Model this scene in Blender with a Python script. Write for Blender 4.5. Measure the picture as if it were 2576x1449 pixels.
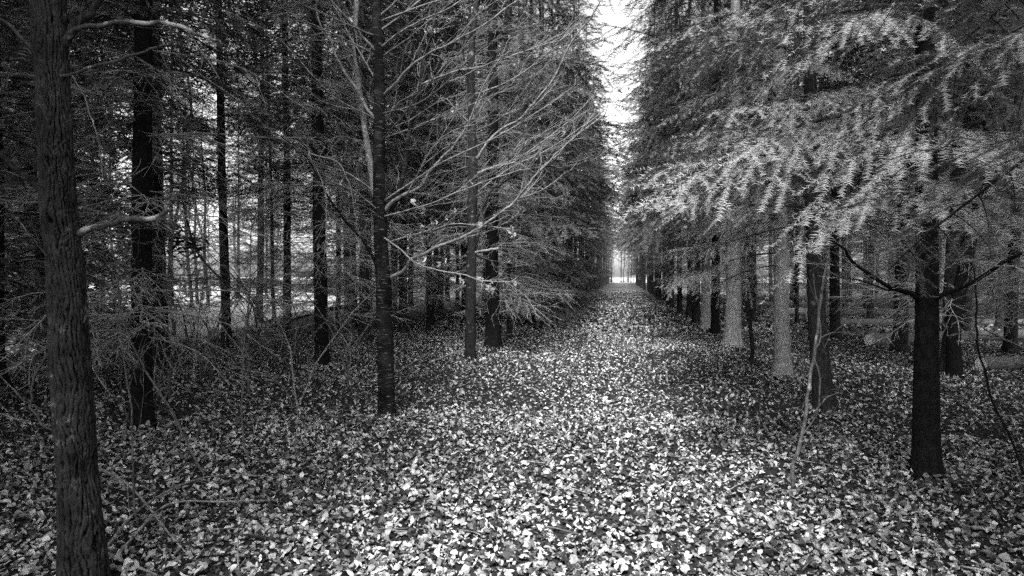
import bpy, math, random
import numpy as np

R = math.radians
PI = math.pi
scene = bpy.context.scene
for _o in list(bpy.data.objects):
    bpy.data.objects.remove(_o)

# ------------------------------------------------------------------ camera, sky, sun, exposure
FPX, CX, CY = 1678.0, 1288.0, 724.5          # focal length and centre measured on a 2576 px wide view
EYE, PITCH, YAW = 1.6, R(1.1), R(9.44)
cam_d = bpy.data.cameras.new('camera')
cam_d.sensor_width = 36.0
cam_d.lens = 36.0 * FPX / 2576.0
cam_d.clip_end = 2500.0
cam = bpy.data.objects.new('camera', cam_d)
scene.collection.objects.link(cam)
cam.location = (0, 0, EYE)
cam.rotation_euler = (PI / 2 - PITCH, 0, YAW)
scene.camera = cam

SUN_EL, SUN_AZ = R(56), R(183)               # azimuth clockwise from the path's direction (+Y): behind the viewer
world = bpy.data.worlds.new('World')
scene.world = world
world.use_nodes = True
wn, wl = world.node_tree.nodes, world.node_tree.links
wn.clear()
sky = wn.new('ShaderNodeTexSky')
sky.sky_type = 'NISHITA'
sky.sun_disc = False
sky.sun_elevation = SUN_EL
sky.sun_rotation = SUN_AZ
sky.air_density = 1.0
sky.dust_density = 3.0
bw = wn.new('ShaderNodeRGBToBW')             # the photograph is black and white
bg = wn.new('ShaderNodeBackground')
bg.inputs['Strength'].default_value = 0.10
wout = wn.new('ShaderNodeOutputWorld')
wl.new(sky.outputs[0], bw.inputs[0])
wl.new(bw.outputs[0], bg.inputs['Color'])
wl.new(bg.outputs[0], wout.inputs['Surface'])

sun_d = bpy.data.lights.new('sun', 'SUN')
sun_d.energy = 1.5
sun_d.angle = R(10)
sun_d.color = (1, 1, 1)
sun = bpy.data.objects.new('sun', sun_d)
scene.collection.objects.link(sun)
sun.location = (0, -20, 40)
sun.rotation_euler = (PI / 2 - SUN_EL, 0, PI - SUN_AZ)

scene.view_settings.view_transform = 'Standard'
scene.view_settings.look = 'None'
scene.view_settings.exposure = 2.65
scene.view_settings.gamma = 1.0
scene.view_settings.use_curve_mapping = False
scene.render.engine = 'CYCLES'
scene.cycles.max_bounces = 2
scene.cycles.diffuse_bounces = 1
scene.cycles.glossy_bounces = 1
scene.cycles.transmission_bounces = 2
scene.cycles.use_denoising = False
scene.cycles.caustics_reflective = False
scene.cycles.caustics_refractive = False
scene.cycles.sample_clamp_indirect = 4.0
scene.render.filter_size = 0.9

# ------------------------------------------------------------------ helpers
rng = np.random.default_rng(7)
rnd = random.Random(11)
C = scene.collection
_cy, _sy, _cp, _sp = math.cos(YAW), math.sin(YAW), math.cos(PITCH), math.sin(PITCH)
FWD = np.array((-_sy * _cp, _cy * _cp, -_sp))
RIGHT = np.array((_cy, _sy, 0.0))
UP = np.cross(RIGHT, FWD)
EYEP = np.array((0, 0, EYE))

def at(px, py, d):
    """point at depth d (m) that was measured at (px, py)"""
    return EYEP + d * (FWD + RIGHT * (px - CX) / FPX - UP * (py - CY) / FPX)

def on_ground(px, py, z=0.0):
    v = at(px, py, 1.0) - EYEP
    return EYEP + v * ((z - EYE) / v[2])

def depth_of(p):
    return float(np.dot(np.asarray(p) - EYEP, FWD))

def project(P):
    q = P - EYEP
    d = q @ FWD
    return CX + FPX * (q @ RIGHT) / d, CY - FPX * (q @ UP) / d, d

def ground_z(x, y):
    """gentle relief: the track is worn a little lower than the stand"""
    x = np.asarray(x, float); y = np.asarray(y, float)
    return (0.025 * np.sin(x * 1.3 + 0.7) * np.cos(y * 0.9) + 0.02 * np.sin(x * 0.45 - y * 0.31)
            - 0.03 * np.exp(-((np.abs(x + 0.1) - 0.75) / 0.35) ** 2))

class MB:
    """collects triangles and quads for one mesh"""
    def __init__(self):
        self.V, self.T, self.TM, self.Q, self.QM, self.A, self.n = [], [], [], [], [], [], 0
    def add(self, v, t=None, q=None, m=0, a=None):
        v = np.asarray(v, np.float32)
        if t is not None and len(t):
            t = np.asarray(t, np.int32); self.T.append(t + self.n)
            self.TM.append(np.full(len(t), m, np.int32))
        if q is not None and len(q):
            q = np.asarray(q, np.int32); self.Q.append(q + self.n)
            self.QM.append(np.full(len(q), m, np.int32))
        self.V.append(v)
        self.A.append(np.zeros(len(v), np.float32) if a is None else np.asarray(a, np.float32))
        self.n += len(v)
    def arrays(self):
        c = lambda L, s, d: np.concatenate(L) if L else np.zeros(s, d)
        return (c(self.V, (0, 3), np.float32), c(self.T, (0, 3), np.int32), c(self.TM, (0,), np.int32),
                c(self.Q, (0, 4), np.int32), c(self.QM, (0,), np.int32))
    def add_copy(self, arr, M, loc):
        V, T, TM, Q, QM = arr
        v = (V @ np.asarray(M, np.float32).T + np.asarray(loc, np.float32)).astype(np.float32)
        if len(T): self.T.append(T + self.n); self.TM.append(TM)
        if len(Q): self.Q.append(Q + self.n); self.QM.append(QM)
        self.V.append(v); self.A.append(np.zeros(len(v), np.float32)); self.n += len(v)
    def mesh(self, name, mats, smooth=True, attr=None):
        V, T, TM, Q, QM = self.arrays()
        me = bpy.data.meshes.new(name)
        me.vertices.add(len(V)); me.vertices.foreach_set('co', V.ravel())
        loops = np.concatenate((T.ravel(), Q.ravel())).astype(np.int32)
        me.loops.add(len(loops)); me.loops.foreach_set('vertex_index', loops)
        starts = np.concatenate((np.arange(len(T)) * 3, len(T) * 3 + np.arange(len(Q)) * 4)).astype(np.int32)
        me.polygons.add(len(starts)); me.polygons.foreach_set('loop_start', starts)
        me.polygons.foreach_set('material_index', np.concatenate((TM, QM)).astype(np.int32))
        me.polygons.foreach_set('use_smooth', np.full(len(starts), smooth, dtype=bool))
        for m in (mats if isinstance(mats, (list, tuple)) else [mats]):
            me.materials.append(m)
        if attr:
            at_ = me.attributes.new(attr, 'FLOAT', 'POINT')
            at_.data.foreach_set('value', np.concatenate(self.A))
        me.update(calc_edges=True)
        return me

def link(name, me, parent=None, loc=(0, 0, 0), rot=(0, 0, 0), scale=1.0):
    o = bpy.data.objects.new(name, me)
    C.objects.link(o)
    o.location = loc; o.rotation_euler = rot
    o.scale = (scale,) * 3 if isinstance(scale, (int, float)) else scale
    if parent is not None:
        o.parent = parent
    return o

def tag(o, label=None, cat=None, group=None, kind=None):
    if label: o['label'] = label
    if cat: o['category'] = cat
    if group: o['group'] = group
    if kind: o['kind'] = kind
    return o

def thing(name, label, cat, loc, group=None, rz=0.0, scale=1.0):
    o = link(name, None, None, tuple(float(c) for c in loc), (0, 0, rz), scale)
    o.empty_display_size = 0.2
    return tag(o, label, cat, group)

def spline(pts, n):
    """Catmull-Rom through pts, n samples"""
    P = np.asarray(pts, float)
    if len(P) == 2:
        return P[0] + (P[1] - P[0]) * np.linspace(0, 1, n)[:, None]
    E = np.vstack((2 * P[0] - P[1], P, 2 * P[-1] - P[-2]))
    u = np.linspace(0, len(P) - 1 - 1e-6, n)
    i = u.astype(int); f = (u - i)[:, None]
    a, b, c, d = E[i], E[i + 1], E[i + 2], E[i + 3]
    return 0.5 * (2 * b + (c - a) * f + (2 * a - 5 * b + 4 * c - d) * f ** 2 + (3 * b - a - 3 * c + d) * f ** 3)

def nrm(v):
    return v / (np.linalg.norm(v, axis=-1, keepdims=True) + 1e-12)

def tube(mb, pts, rad, sides=6, m=0, cap=True, rough=0.0):
    P = np.asarray(pts, float); n = len(P)
    rad = np.broadcast_to(np.asarray(rad, float), (n,))
    t = nrm(np.gradient(P, axis=0))
    ref = np.eye(3)[int(np.argmin(np.abs(t.mean(0))))]
    u = nrm(np.cross(t, ref)); w = np.cross(t, u)
    a = np.arange(sides) * 2 * PI / sides
    rr = rad[:, None]
    if rough:
        rr = rr * (1 + rough * rng.standard_normal((n, sides)))
    ring = P[:, None] + (np.cos(a)[None, :, None] * u[:, None] + np.sin(a)[None, :, None] * w[:, None]) * rr[..., None]
    V = ring.reshape(-1, 3)
    i = np.arange(n - 1)[:, None] * sides; k = np.arange(sides)[None]
    k2 = (k + 1) % sides
    q = np.stack((i + k, i + k2, i + sides + k2, i + sides + k), -1).reshape(-1, 4)
    tt = []
    if cap:
        V = np.vstack((V, P[-1] + t[-1] * rad[-1] * 0.5, P[0]))
        e, s = n * sides, n * sides + 1
        for j in range(sides):
            tt.append(((n - 1) * sides + j, (n - 1) * sides + (j + 1) % sides, e))
            tt.append(((j + 1) % sides, j, s))
    mb.add(V, tt, q, m)

# ------------------------------------------------------------------ materials
def new_mat(name):
    m = bpy.data.materials.new(name)
    m.use_nodes = True
    nt = m.node_tree
    b = nt.nodes['Principled BSDF']
    return m, nt.nodes, nt.links, b

def ramp(nodes, stops):
    r = nodes.new('ShaderNodeValToRGB')
    e = r.color_ramp.elements
    while len(e) < len(stops): e.new(0.5)
    for el, (p, v) in zip(e, stops):
        el.position = p; el.color = (v, v, v, 1)
    return r

def bark(name, lo, hi, scale=(14, 14, 4), bump=0.6, dist=0.01, rough=0.85, lichen=0.0, lich_v=0.35, detail=6):
    m, N, L, b = new_mat(name)
    tc = N.new('ShaderNodeTexCoord'); mp = N.new('ShaderNodeMapping')
    mp.inputs['Scale'].default_value = scale
    no = N.new('ShaderNodeTexNoise'); no.inputs['Scale'].default_value = 3.0; no.inputs['Detail'].default_value = detail
    no.inputs['Roughness'].default_value = 0.7
    L.new(tc.outputs['Object'], mp.inputs['Vector']); L.new(mp.outputs[0], no.inputs['Vector'])
    r = ramp(N, [(0.32, lo), (0.68, hi)])
    L.new(no.outputs['Fac'], r.inputs['Fac'])
    col = r.outputs['Color']
    if lichen:
        n2 = N.new('ShaderNodeTexNoise'); n2.inputs['Scale'].default_value = 9.0; n2.inputs['Detail'].default_value = 4
        L.new(tc.outputs['Object'], n2.inputs['Vector'])
        r2 = ramp(N, [(0.66 - lichen * 0.2, 0.0), (0.74 - lichen * 0.2, 1.0)])
        L.new(n2.outputs['Fac'], r2.inputs['Fac'])
        mx = N.new('ShaderNodeMixRGB'); L.new(r2.outputs[0], mx.inputs['Fac'])
        L.new(col, mx.inputs['Color1']); mx.inputs['Color2'].default_value = (lich_v, lich_v, lich_v, 1)
        col = mx.outputs[0]
    L.new(col, b.inputs['Base Color'])
    b.inputs['Roughness'].default_value = rough
    b.inputs['Specular IOR Level'].default_value = 0.06
    bp = N.new('ShaderNodeBump'); bp.inputs['Strength'].default_value = bump; bp.inputs['Distance'].default_value = dist
    L.new(no.outputs['Fac'], bp.inputs['Height']); L.new(bp.outputs[0], b.inputs['Normal'])
    return m

M = {}
M['spruce_bark'] = bark('spruce_bark', 0.010, 0.045, (9, 9, 5), 0.9, 0.02, lichen=0.12, lich_v=0.10)
M['pale_spruce_bark'] = bark('pale_spruce_bark', 0.13, 0.38, (9, 9, 5), 0.8, 0.015, lichen=0.3, lich_v=0.36)
M['dark_spruce_bark'] = bark('dark_spruce_bark', 0.005, 0.018, (9, 9, 5), 0.9, 0.02)
M['oak_bark'] = bark('oak_bark', 0.006, 0.04, (12, 12, 5), 0.9, 0.02, lichen=0.2, lich_v=0.14)
M['twig_bark'] = bark('twig_bark', 0.10, 0.34, (6, 6, 6), 0.2, 0.003, rough=0.7)
M['dead_twig'] = bark('dead_twig', 0.08, 0.40, (4, 4, 4), 0.2, 0.003, rough=0.8)
M['grey_limb'] = bark('grey_limb', 0.05, 0.32, (8, 8, 8), 0.4, 0.004, rough=0.65, lichen=0.2, lich_v=0.45)
M['log_bark'] = bark('log_bark', 0.06, 0.26, (5, 12, 12), 1.0, 0.03, lichen=0.25, lich_v=0.2)
M['bough_wood'] = bark('bough_wood', 0.01, 0.05, (6, 6, 6), 0.3, 0.003)
M['sapling_bark'] = bark('sapling_bark', 0.025, 0.16, (8, 8, 8), 0.5, 0.004, lichen=0.15, lich_v=0.3)
M['oak_limb'] = bark('oak_limb', 0.015, 0.10, (9, 9, 9), 0.8, 0.008, lichen=0.45, lich_v=0.34)
M['far_bark'] = bark('far_bark', 0.06, 0.20, (6, 6, 3), 0.4, 0.01)
M['soil'] = bark('soil', 0.012, 0.05, (3, 3, 3), 0.9, 0.02)

def beech_mat():
    m, N, L, b = new_mat('beech_bark')
    tc = N.new('ShaderNodeTexCoord'); mp = N.new('ShaderNodeMapping')
    mp.inputs['Scale'].default_value = (7, 7, 60)
    n1 = N.new('ShaderNodeTexNoise'); n1.inputs['Scale'].default_value = 1.6; n1.inputs['Detail'].default_value = 4
    L.new(tc.outputs['Object'], mp.inputs[0]); L.new(mp.outputs[0], n1.inputs['Vector'])
    dash = ramp(N, [(0.60, 0.0), (0.70, 1.0)]); L.new(n1.outputs['Fac'], dash.inputs[0])
    n2 = N.new('ShaderNodeTexNoise'); n2.inputs['Scale'].default_value = 5; n2.inputs['Detail'].default_value = 6
    L.new(tc.outputs['Object'], n2.inputs['Vector'])
    base = ramp(N, [(0.3, 0.004), (0.55, 0.014), (0.75, 0.05)]); L.new(n2.outputs['Fac'], base.inputs[0])
    mx = N.new('ShaderNodeMixRGB'); L.new(dash.outputs[0], mx.inputs['Fac']); L.new(base.outputs[0], mx.inputs['Color1'])
    mx.inputs['Color2'].default_value = (0.16, 0.16, 0.16, 1)
    L.new(mx.outputs[0], b.inputs['Base Color'])
    b.inputs['Roughness'].default_value = 0.9
    b.inputs['Specular IOR Level'].default_value = 0.05
    bp = N.new('ShaderNodeBump'); bp.inputs['Strength'].default_value = 0.8; bp.inputs['Distance'].default_value = 0.012
    L.new(n1.outputs['Fac'], bp.inputs['Height']); L.new(bp.outputs[0], b.inputs['Normal'])
    return m
M['beech_bark'] = beech_mat()

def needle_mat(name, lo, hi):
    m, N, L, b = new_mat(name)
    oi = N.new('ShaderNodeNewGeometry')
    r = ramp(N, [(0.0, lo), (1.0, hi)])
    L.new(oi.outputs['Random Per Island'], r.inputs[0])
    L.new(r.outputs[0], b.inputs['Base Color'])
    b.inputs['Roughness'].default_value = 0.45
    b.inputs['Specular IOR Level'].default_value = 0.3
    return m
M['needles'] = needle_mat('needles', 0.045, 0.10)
M['lit_needles'] = needle_mat('lit_needles', 0.18, 0.34)  # near boughs: the brightness of lit sprays is put into the needle colour

def leaf_mat(name, src):
    m, N, L, b = new_mat(name)
    if src == 'attr':
        a = N.new('ShaderNodeAttribute'); a.attribute_name = 'shade'; v = a.outputs['Fac']
    else:
        o = N.new('ShaderNodeObjectInfo'); rp = ramp(N, [(0.0, 0.04), (0.3, 0.16), (0.6, 0.34), (1.0, 0.58)])
        L.new(o.outputs['Random'], rp.inputs[0]); v = rp.outputs[0]
    tc = N.new('ShaderNodeTexCoord')
    no = N.new('ShaderNodeTexNoise'); no.inputs['Scale'].default_value = 45; no.inputs['Detail'].default_value = 3
    L.new(tc.outputs['Object'], no.inputs['Vector'])
    r = ramp(N, [(0.3, 0.6), (0.7, 1.15)]); L.new(no.outputs['Fac'], r.inputs[0])
    mx = N.new('ShaderNodeMixRGB'); mx.blend_type = 'MULTIPLY'; mx.inputs['Fac'].default_value = 1
    L.new(v, mx.inputs['Color1']); L.new(r.outputs[0], mx.inputs['Color2'])
    L.new(mx.outputs[0], b.inputs['Base Color'])
    b.inputs['Roughness'].default_value = 0.6
    b.inputs['Specular IOR Level'].default_value = 0.15
    return m
M['litter'] = leaf_mat('dry_leaves', 'attr')
M['leaf'] = leaf_mat('dry_leaf', 'object')

def ground_mat():
    m, N, L, b = new_mat('forest_floor')
    tc = N.new('ShaderNodeTexCoord')
    vo = N.new('ShaderNodeTexVoronoi'); vo.inputs['Scale'].default_value = 14
    L.new(tc.outputs['Object'], vo.inputs['Vector'])
    r = ramp(N, [(0.0, 0.02), (0.45, 0.05), (0.75, 0.15), (1.0, 0.28)]); L.new(vo.outputs['Color'], r.inputs[0])
    # bare dark soil close by (real leaves lie on it), matted leaves further away
    sx = N.new('ShaderNodeSeparateXYZ'); L.new(tc.outputs['Object'], sx.inputs[0])
    mr = N.new('ShaderNodeMapRange'); mr.inputs['From Min'].default_value = 24; mr.inputs['From Max'].default_value = 40
    L.new(sx.outputs['Y'], mr.inputs['Value'])
    mx = N.new('ShaderNodeMixRGB'); mx.inputs['Color1'].default_value = (0.02, 0.02, 0.02, 1)
    L.new(mr.outputs[0], mx.inputs['Fac']); L.new(r.outputs[0], mx.inputs['Color2'])
    L.new(mx.outputs[0], b.inputs['Base Color'])
    b.inputs['Roughness'].default_value = 0.9
    b.inputs['Specular IOR Level'].default_value = 0.1
    bp = N.new('ShaderNodeBump'); bp.inputs['Strength'].default_value = 0.6; bp.inputs['Distance'].default_value = 0.03
    L.new(vo.outputs['Distance'], bp.inputs['Height']); L.new(bp.outputs[0], b.inputs['Normal'])
    return m
M['ground'] = ground_mat()
M['field'] = bark('pale_grass', 0.22, 0.5, (0.6, 0.6, 0.6), 0.5, 0.05)

def cut_mat():
    m, N, L, b = new_mat('cut_wood')
    tc = N.new('ShaderNodeTexCoord')
    wv = N.new('ShaderNodeTexWave'); wv.wave_type = 'RINGS'; wv.rings_direction = 'X'
    wv.inputs['Scale'].default_value = 22; wv.inputs['Distortion'].default_value = 1.5
    L.new(tc.outputs['Object'], wv.inputs['Vector'])
    r = ramp(N, [(0.0, 0.68), (1.0, 0.85)]); L.new(wv.outputs['Fac'], r.inputs[0])
    L.new(r.outputs[0], b.inputs['Base Color']); b.inputs['Roughness'].default_value = 0.8
    return m
M['cut'] = cut_mat()

# ------------------------------------------------------------------ setting: ground, field
def axis(lo, hi, near_lo, near_hi, step):
    a = list(np.arange(near_lo, near_hi + 1e-6, step))
    x, s = near_hi, step
    while x < hi: s *= 1.35; x += s; a.append(min(x, hi))
    x, s = near_lo, step
    while x > lo: s *= 1.35; x -= s; a.insert(0, max(x, lo))
    return np.array(a)
gx = axis(-700, 700, -16, 16, 0.4); gy = axis(-300, 1500, -4, 45, 0.5)
GX, GY = np.meshgrid(gx, gy)
fade = np.clip(1 - (np.hypot(GX, GY - 15) - 60) / 60, 0, 1)
GZ = ground_z(GX, GY) * fade
mb = MB()
nx, ny = len(gx), len(gy)
ii = (np.arange(ny - 1)[:, None] * nx + np.arange(nx - 1)[None]).ravel()
mb.add(np.stack((GX, GY, GZ), -1).reshape(-1, 3), None, np.stack((ii, ii + 1, ii + nx + 1, ii + nx), -1))
ground = link('ground', mb.mesh('ground', M['ground']))
tag(ground, kind='structure')

def sheet(name, poly, z, mat):
    b = MB(); n = len(poly)
    b.add([(x, y, z) for x, y in poly], [(0, i, i + 1) for i in range(1, n - 1)])
    o = link(name, b.mesh(name, mat, smooth=False)); tag(o, kind='structure'); return o
sheet('meadow', [(-10.2, 15.2), (-13.5, 26), (-15.5, 42), (-60, 90), (-300, 140), (-300, 26), (-40, 18), (-13, 14.6)], 0.055, M['field'])
sheet('clearing', [(-30, 132), (40, 132), (300, 420), (-300, 420)], 0.055, M['field'])

# ------------------------------------------------------------------ leaf litter
def leaf_template(rows, lobes, seed):
    """pointed leaf along +X, unit length, folded on the midrib; returns verts, tris, quads"""
    r = random.Random(seed)
    w0 = r.uniform(0.2, 0.33); fold = r.uniform(0.1, 0.9); bend = r.uniform(-0.9, 1.1)
    tw = r.uniform(-1.3, 1.3)
    V = [(0, 0, 0)]
    for i in range(rows):
        t = (i + 1) / (rows + 1)
        w = w0 * math.sin(PI * t ** 0.85) ** 0.8
        if lobes: w *= 1.15 if i % 2 else 0.8
        for s in (-1, 0, 1):
            ww = w * r.uniform(0.85, 1.15)
            V.append((t + (0.04 * r.uniform(-1, 1)), s * ww,
                      abs(s) * ww * fold + bend * (t - 0.4) ** 2 * 0.7 + s * ww * tw * (t - 0.5) + (0.13 if rows > 3 else 0.09) * r.uniform(-1, 1)))
    V.append((1, 0, bend * 0.25 + 0.02))
    T = [(0, 2, 1), (0, 3, 2)]; Q = []
    for i in range(rows - 1):
        a = 1 + i * 3
        Q += [(a, a + 1, a + 4, a + 3), (a + 1, a + 2, a + 5, a + 4)]
    a = 1 + (rows - 1) * 3; e = len(V) - 1
    T += [(a, a + 1, e), (a + 1, a + 2, e)]
    return np.array(V, float) - (0.5, 0, 0), np.array(T), np.array(Q).reshape(-1, 4)

def scatter_leaves(mb, P, size, rows, tilt_sd):
    n = len(P)
    nv = 8 if rows > 1 else 5
    which = rng.integers(0, nv, n)
    x, y = P[:, 0], P[:, 1]
    drift = 0.5 + 0.28 * np.sin(x * 1.9 + 1.7 * np.sin(y * 0.7)) * np.sin(y * 1.3 + x * 0.6) + 0.22 * np.sin(x * 4.3 + y * 1.1) * np.sin(y * 3.1 - x)
    drift = np.clip(drift + 0.12 * rng.standard_normal(n), 0, 1)      # drifts of fresh pale leaves, hollows of old rotten ones
    shade = np.where(rng.random(n) < 0.16 + 0.46 * drift, rng.uniform(0.2, 0.68, n),
                     np.where(rng.random(n) < 0.5, rng.uniform(0.1, 0.3, n), rng.uniform(0.015, 0.07, n)))
    for k in range(nv):
        idx = np.where(which == k)[0]
        if not len(idx): continue
        V, T, Q = leaf_template(rows, rows > 3 and k % 3 == 0, 100 + k)
        m = len(idx)
        yaw = rng.uniform(0, 2 * PI, m); rl = rng.normal(0, tilt_sd, m); pt = rng.normal(0, tilt_sd, m)
        flip = np.where(rng.random(m) < 0.45, -1.0, 1.0)
        S = size[idx]
        asp = rng.uniform(0.8, 1.25, m)
        v = V[None] * S[:, None, None] * np.stack((np.ones(m), asp, flip * rng.uniform(0.5, 1.6, m)), -1)[:, None]
        def rot(v, a, i, j):
            c, s = np.cos(a)[:, None], np.sin(a)[:, None]
            o = v.copy(); o[..., i] = v[..., i] * c - v[..., j] * s; o[..., j] = v[..., i] * s + v[..., j] * c
            return o
        v = rot(v, rl, 1, 2); v = rot(v, pt, 0, 2); v = rot(v, yaw, 0, 1)
        v[..., 2] -= np.minimum(v[..., 2].min(1) * 0.75, 0)[:, None]
        v = v + P[idx][:, None]
        nV = len(V); off = (np.arange(m) * nV)[:, None, None]
        mb.add(v.reshape(-1, 3), (T[None] + off).reshape(-1, 3), (Q[None] + off).reshape(-1, 4) if len(Q) else None,
               0, np.repeat(shade[idx], nV))

def wedge(r0, r1, n, half=R(45)):
    r = np.sqrt(rng.uniform(r0 ** 2, r1 ** 2, n)); a = rng.uniform(-half, half, n) + YAW
    return np.stack((-np.sin(a) * r, np.cos(a) * r), -1)

def patchy(xy):
    """thinner cover where the track is trodden and in random bare spots"""
    x, y = xy[:, 0], xy[:, 1]
    f = 0.5 + 0.5 * np.sin(x * 2.1 + 1.3 * np.sin(y * 0.9)) * np.sin(y * 1.7 + 0.8 * np.sin(x * 1.4))
    return rng.random(len(xy)) < np.clip(0.62 + 0.55 * f, 0, 1)

mb = MB()
for (r0, r1, dens, rows, s0, s1, sd) in ((2.6, 5.4, 1350, 4, 0.022, 0.060, 0.38), (5.4, 8.0, 1150, 2, 0.024, 0.060, 0.40), (8.0, 20, 500, 1, 0.028, 0.065, 0.42)):
    area = R(45) * (r1 ** 2 - r0 ** 2)
    xy = wedge(r0, r1, int(area * dens)); xy = xy[patchy(xy)]
    xy = xy[(xy[:, 0] > -11.4 - 0.12 * (xy[:, 1] - 15)) | (xy[:, 1] < 15.2)]
    P = np.column_stack((xy, ground_z(xy[:, 0], xy[:, 1]) + rng.uniform(0, 0.028, len(xy))))
    scatter_leaves(mb, P, s0 + (s1 - s0) * rng.random(len(P)) ** 1.5 * 1.25, rows, sd)
n = 42000
xy = np.column_stack((rng.uniform(-7, 12, n), 19 + 50 * rng.random(n) ** 1.5))
P = np.column_stack((xy, ground_z(xy[:, 0], xy[:, 1]) + rng.uniform(0, 0.03, n)))
scatter_leaves(mb, P, rng.uniform(0.08, 0.17, n), 1, 0.45)
# leaves piled against the feet of the near trunks
for (px, py, w) in ((2330, 1205, 0.13), (2075, 1035, 0.13), (1968, 950, 0.16), (972, 1052, 0.11), (810, 925, 0.15), (355, 1090, 0.17), (1182, 912, 0.12), (1240, 880, 0.16), (1843, 874, 0.18), (1799, 851, 0.12), (2262, 892, 0.17), (2403, 948, 0.14)):
    q = on_ground(px, py); m_ = 240; a_ = rng.uniform(0, 2 * PI, m_); u_ = rng.random(m_) ** 1.4; r_ = w * 1.05 + 0.2 * u_
    xy = np.stack((q[0] + np.cos(a_) * r_, q[1] + np.sin(a_) * r_), -1)
    scatter_leaves(mb, np.column_stack((xy, ground_z(xy[:, 0], xy[:, 1]) + 0.015 + 0.07 * (1 - u_) * rng.random(m_))), rng.uniform(0.035, 0.07, m_), 3, 0.5)
litter = link('leaf_litter', mb.mesh('leaf_litter', M['litter'], smooth=False, attr='shade'))
tag(litter, 'pale dry fallen leaves carpeting the forest path and the ground under the trees', 'leaf litter', kind='stuff')

leaf_meshes = []
for k in range(8):
    V, T, Q = leaf_template(5, k % 3 == 0, 100 + k)
    b = MB(); b.add(V, T, Q); leaf_meshes.append(b.mesh('leaf', M['leaf'], smooth=False))
cnt = 0
while cnt < 290:
    p = on_ground(rnd.uniform(20, 2560), 1449 - 330 * rnd.random() ** 1.6)
    if math.hypot(p[0] + 2.1, p[1] - 2.9) < 0.3: continue
    o = link('leaf', leaf_meshes[cnt % 8], ground, (p[0], p[1], float(ground_z(p[0], p[1])) + rnd.uniform(0.018, 0.034)),
             (rnd.gauss(0, 0.3), rnd.gauss(0, 0.3), rnd.uniform(0, 6.28)), rnd.uniform(0.036, 0.066))
    cnt += 1

# ------------------------------------------------------------------ spruce boughs
LOD = {'fine': (0.095, 0.11, 0.029, 0.0044, 0.0085), 'mid': (0.14, 0.16, 0.05, 0.012, 0.022), 'far': (0.2, None, 0.11, 0.045, 0.055)}

def needles_on(mb, pts, nl, nw, ns, r):
    P = np.asarray(pts); seg = np.linalg.norm(np.diff(P, axis=0), axis=1); s = np.concatenate(([0], np.cumsum(seg)))
    n = max(2, int(s[-1] / ns))
    u = np.linspace(0, s[-1], n)
    B = np.stack([np.interp(u, s, P[:, i]) for i in range(3)], -1)
    t = nrm(np.gradient(P, axis=0)); t = nrm(np.stack([np.interp(u, s, t[:, i]) for i in range(3)], -1))
    side = nrm(np.cross(t, (0, 0, 1.0)) + 1e-6); up = np.cross(side, t)
    for sg in (-1, 1):
        a = r.uniform(0.75, 1.25, n)[:, None]
        d = nrm(t * np.cos(a) + side * sg * np.sin(a) + up * r.normal(0.12, 0.28, n)[:, None])
        ln = nl * r.uniform(0.7, 1.15, n)[:, None]
        b0 = B - t * nw * 0.5; b1 = B + t * nw * 0.5; tip = B + d * ln
        mb.add(np.stack((b0, b1, tip), 1).reshape(-1, 3), np.arange(n * 3).reshape(-1, 3), None, 1)

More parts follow.
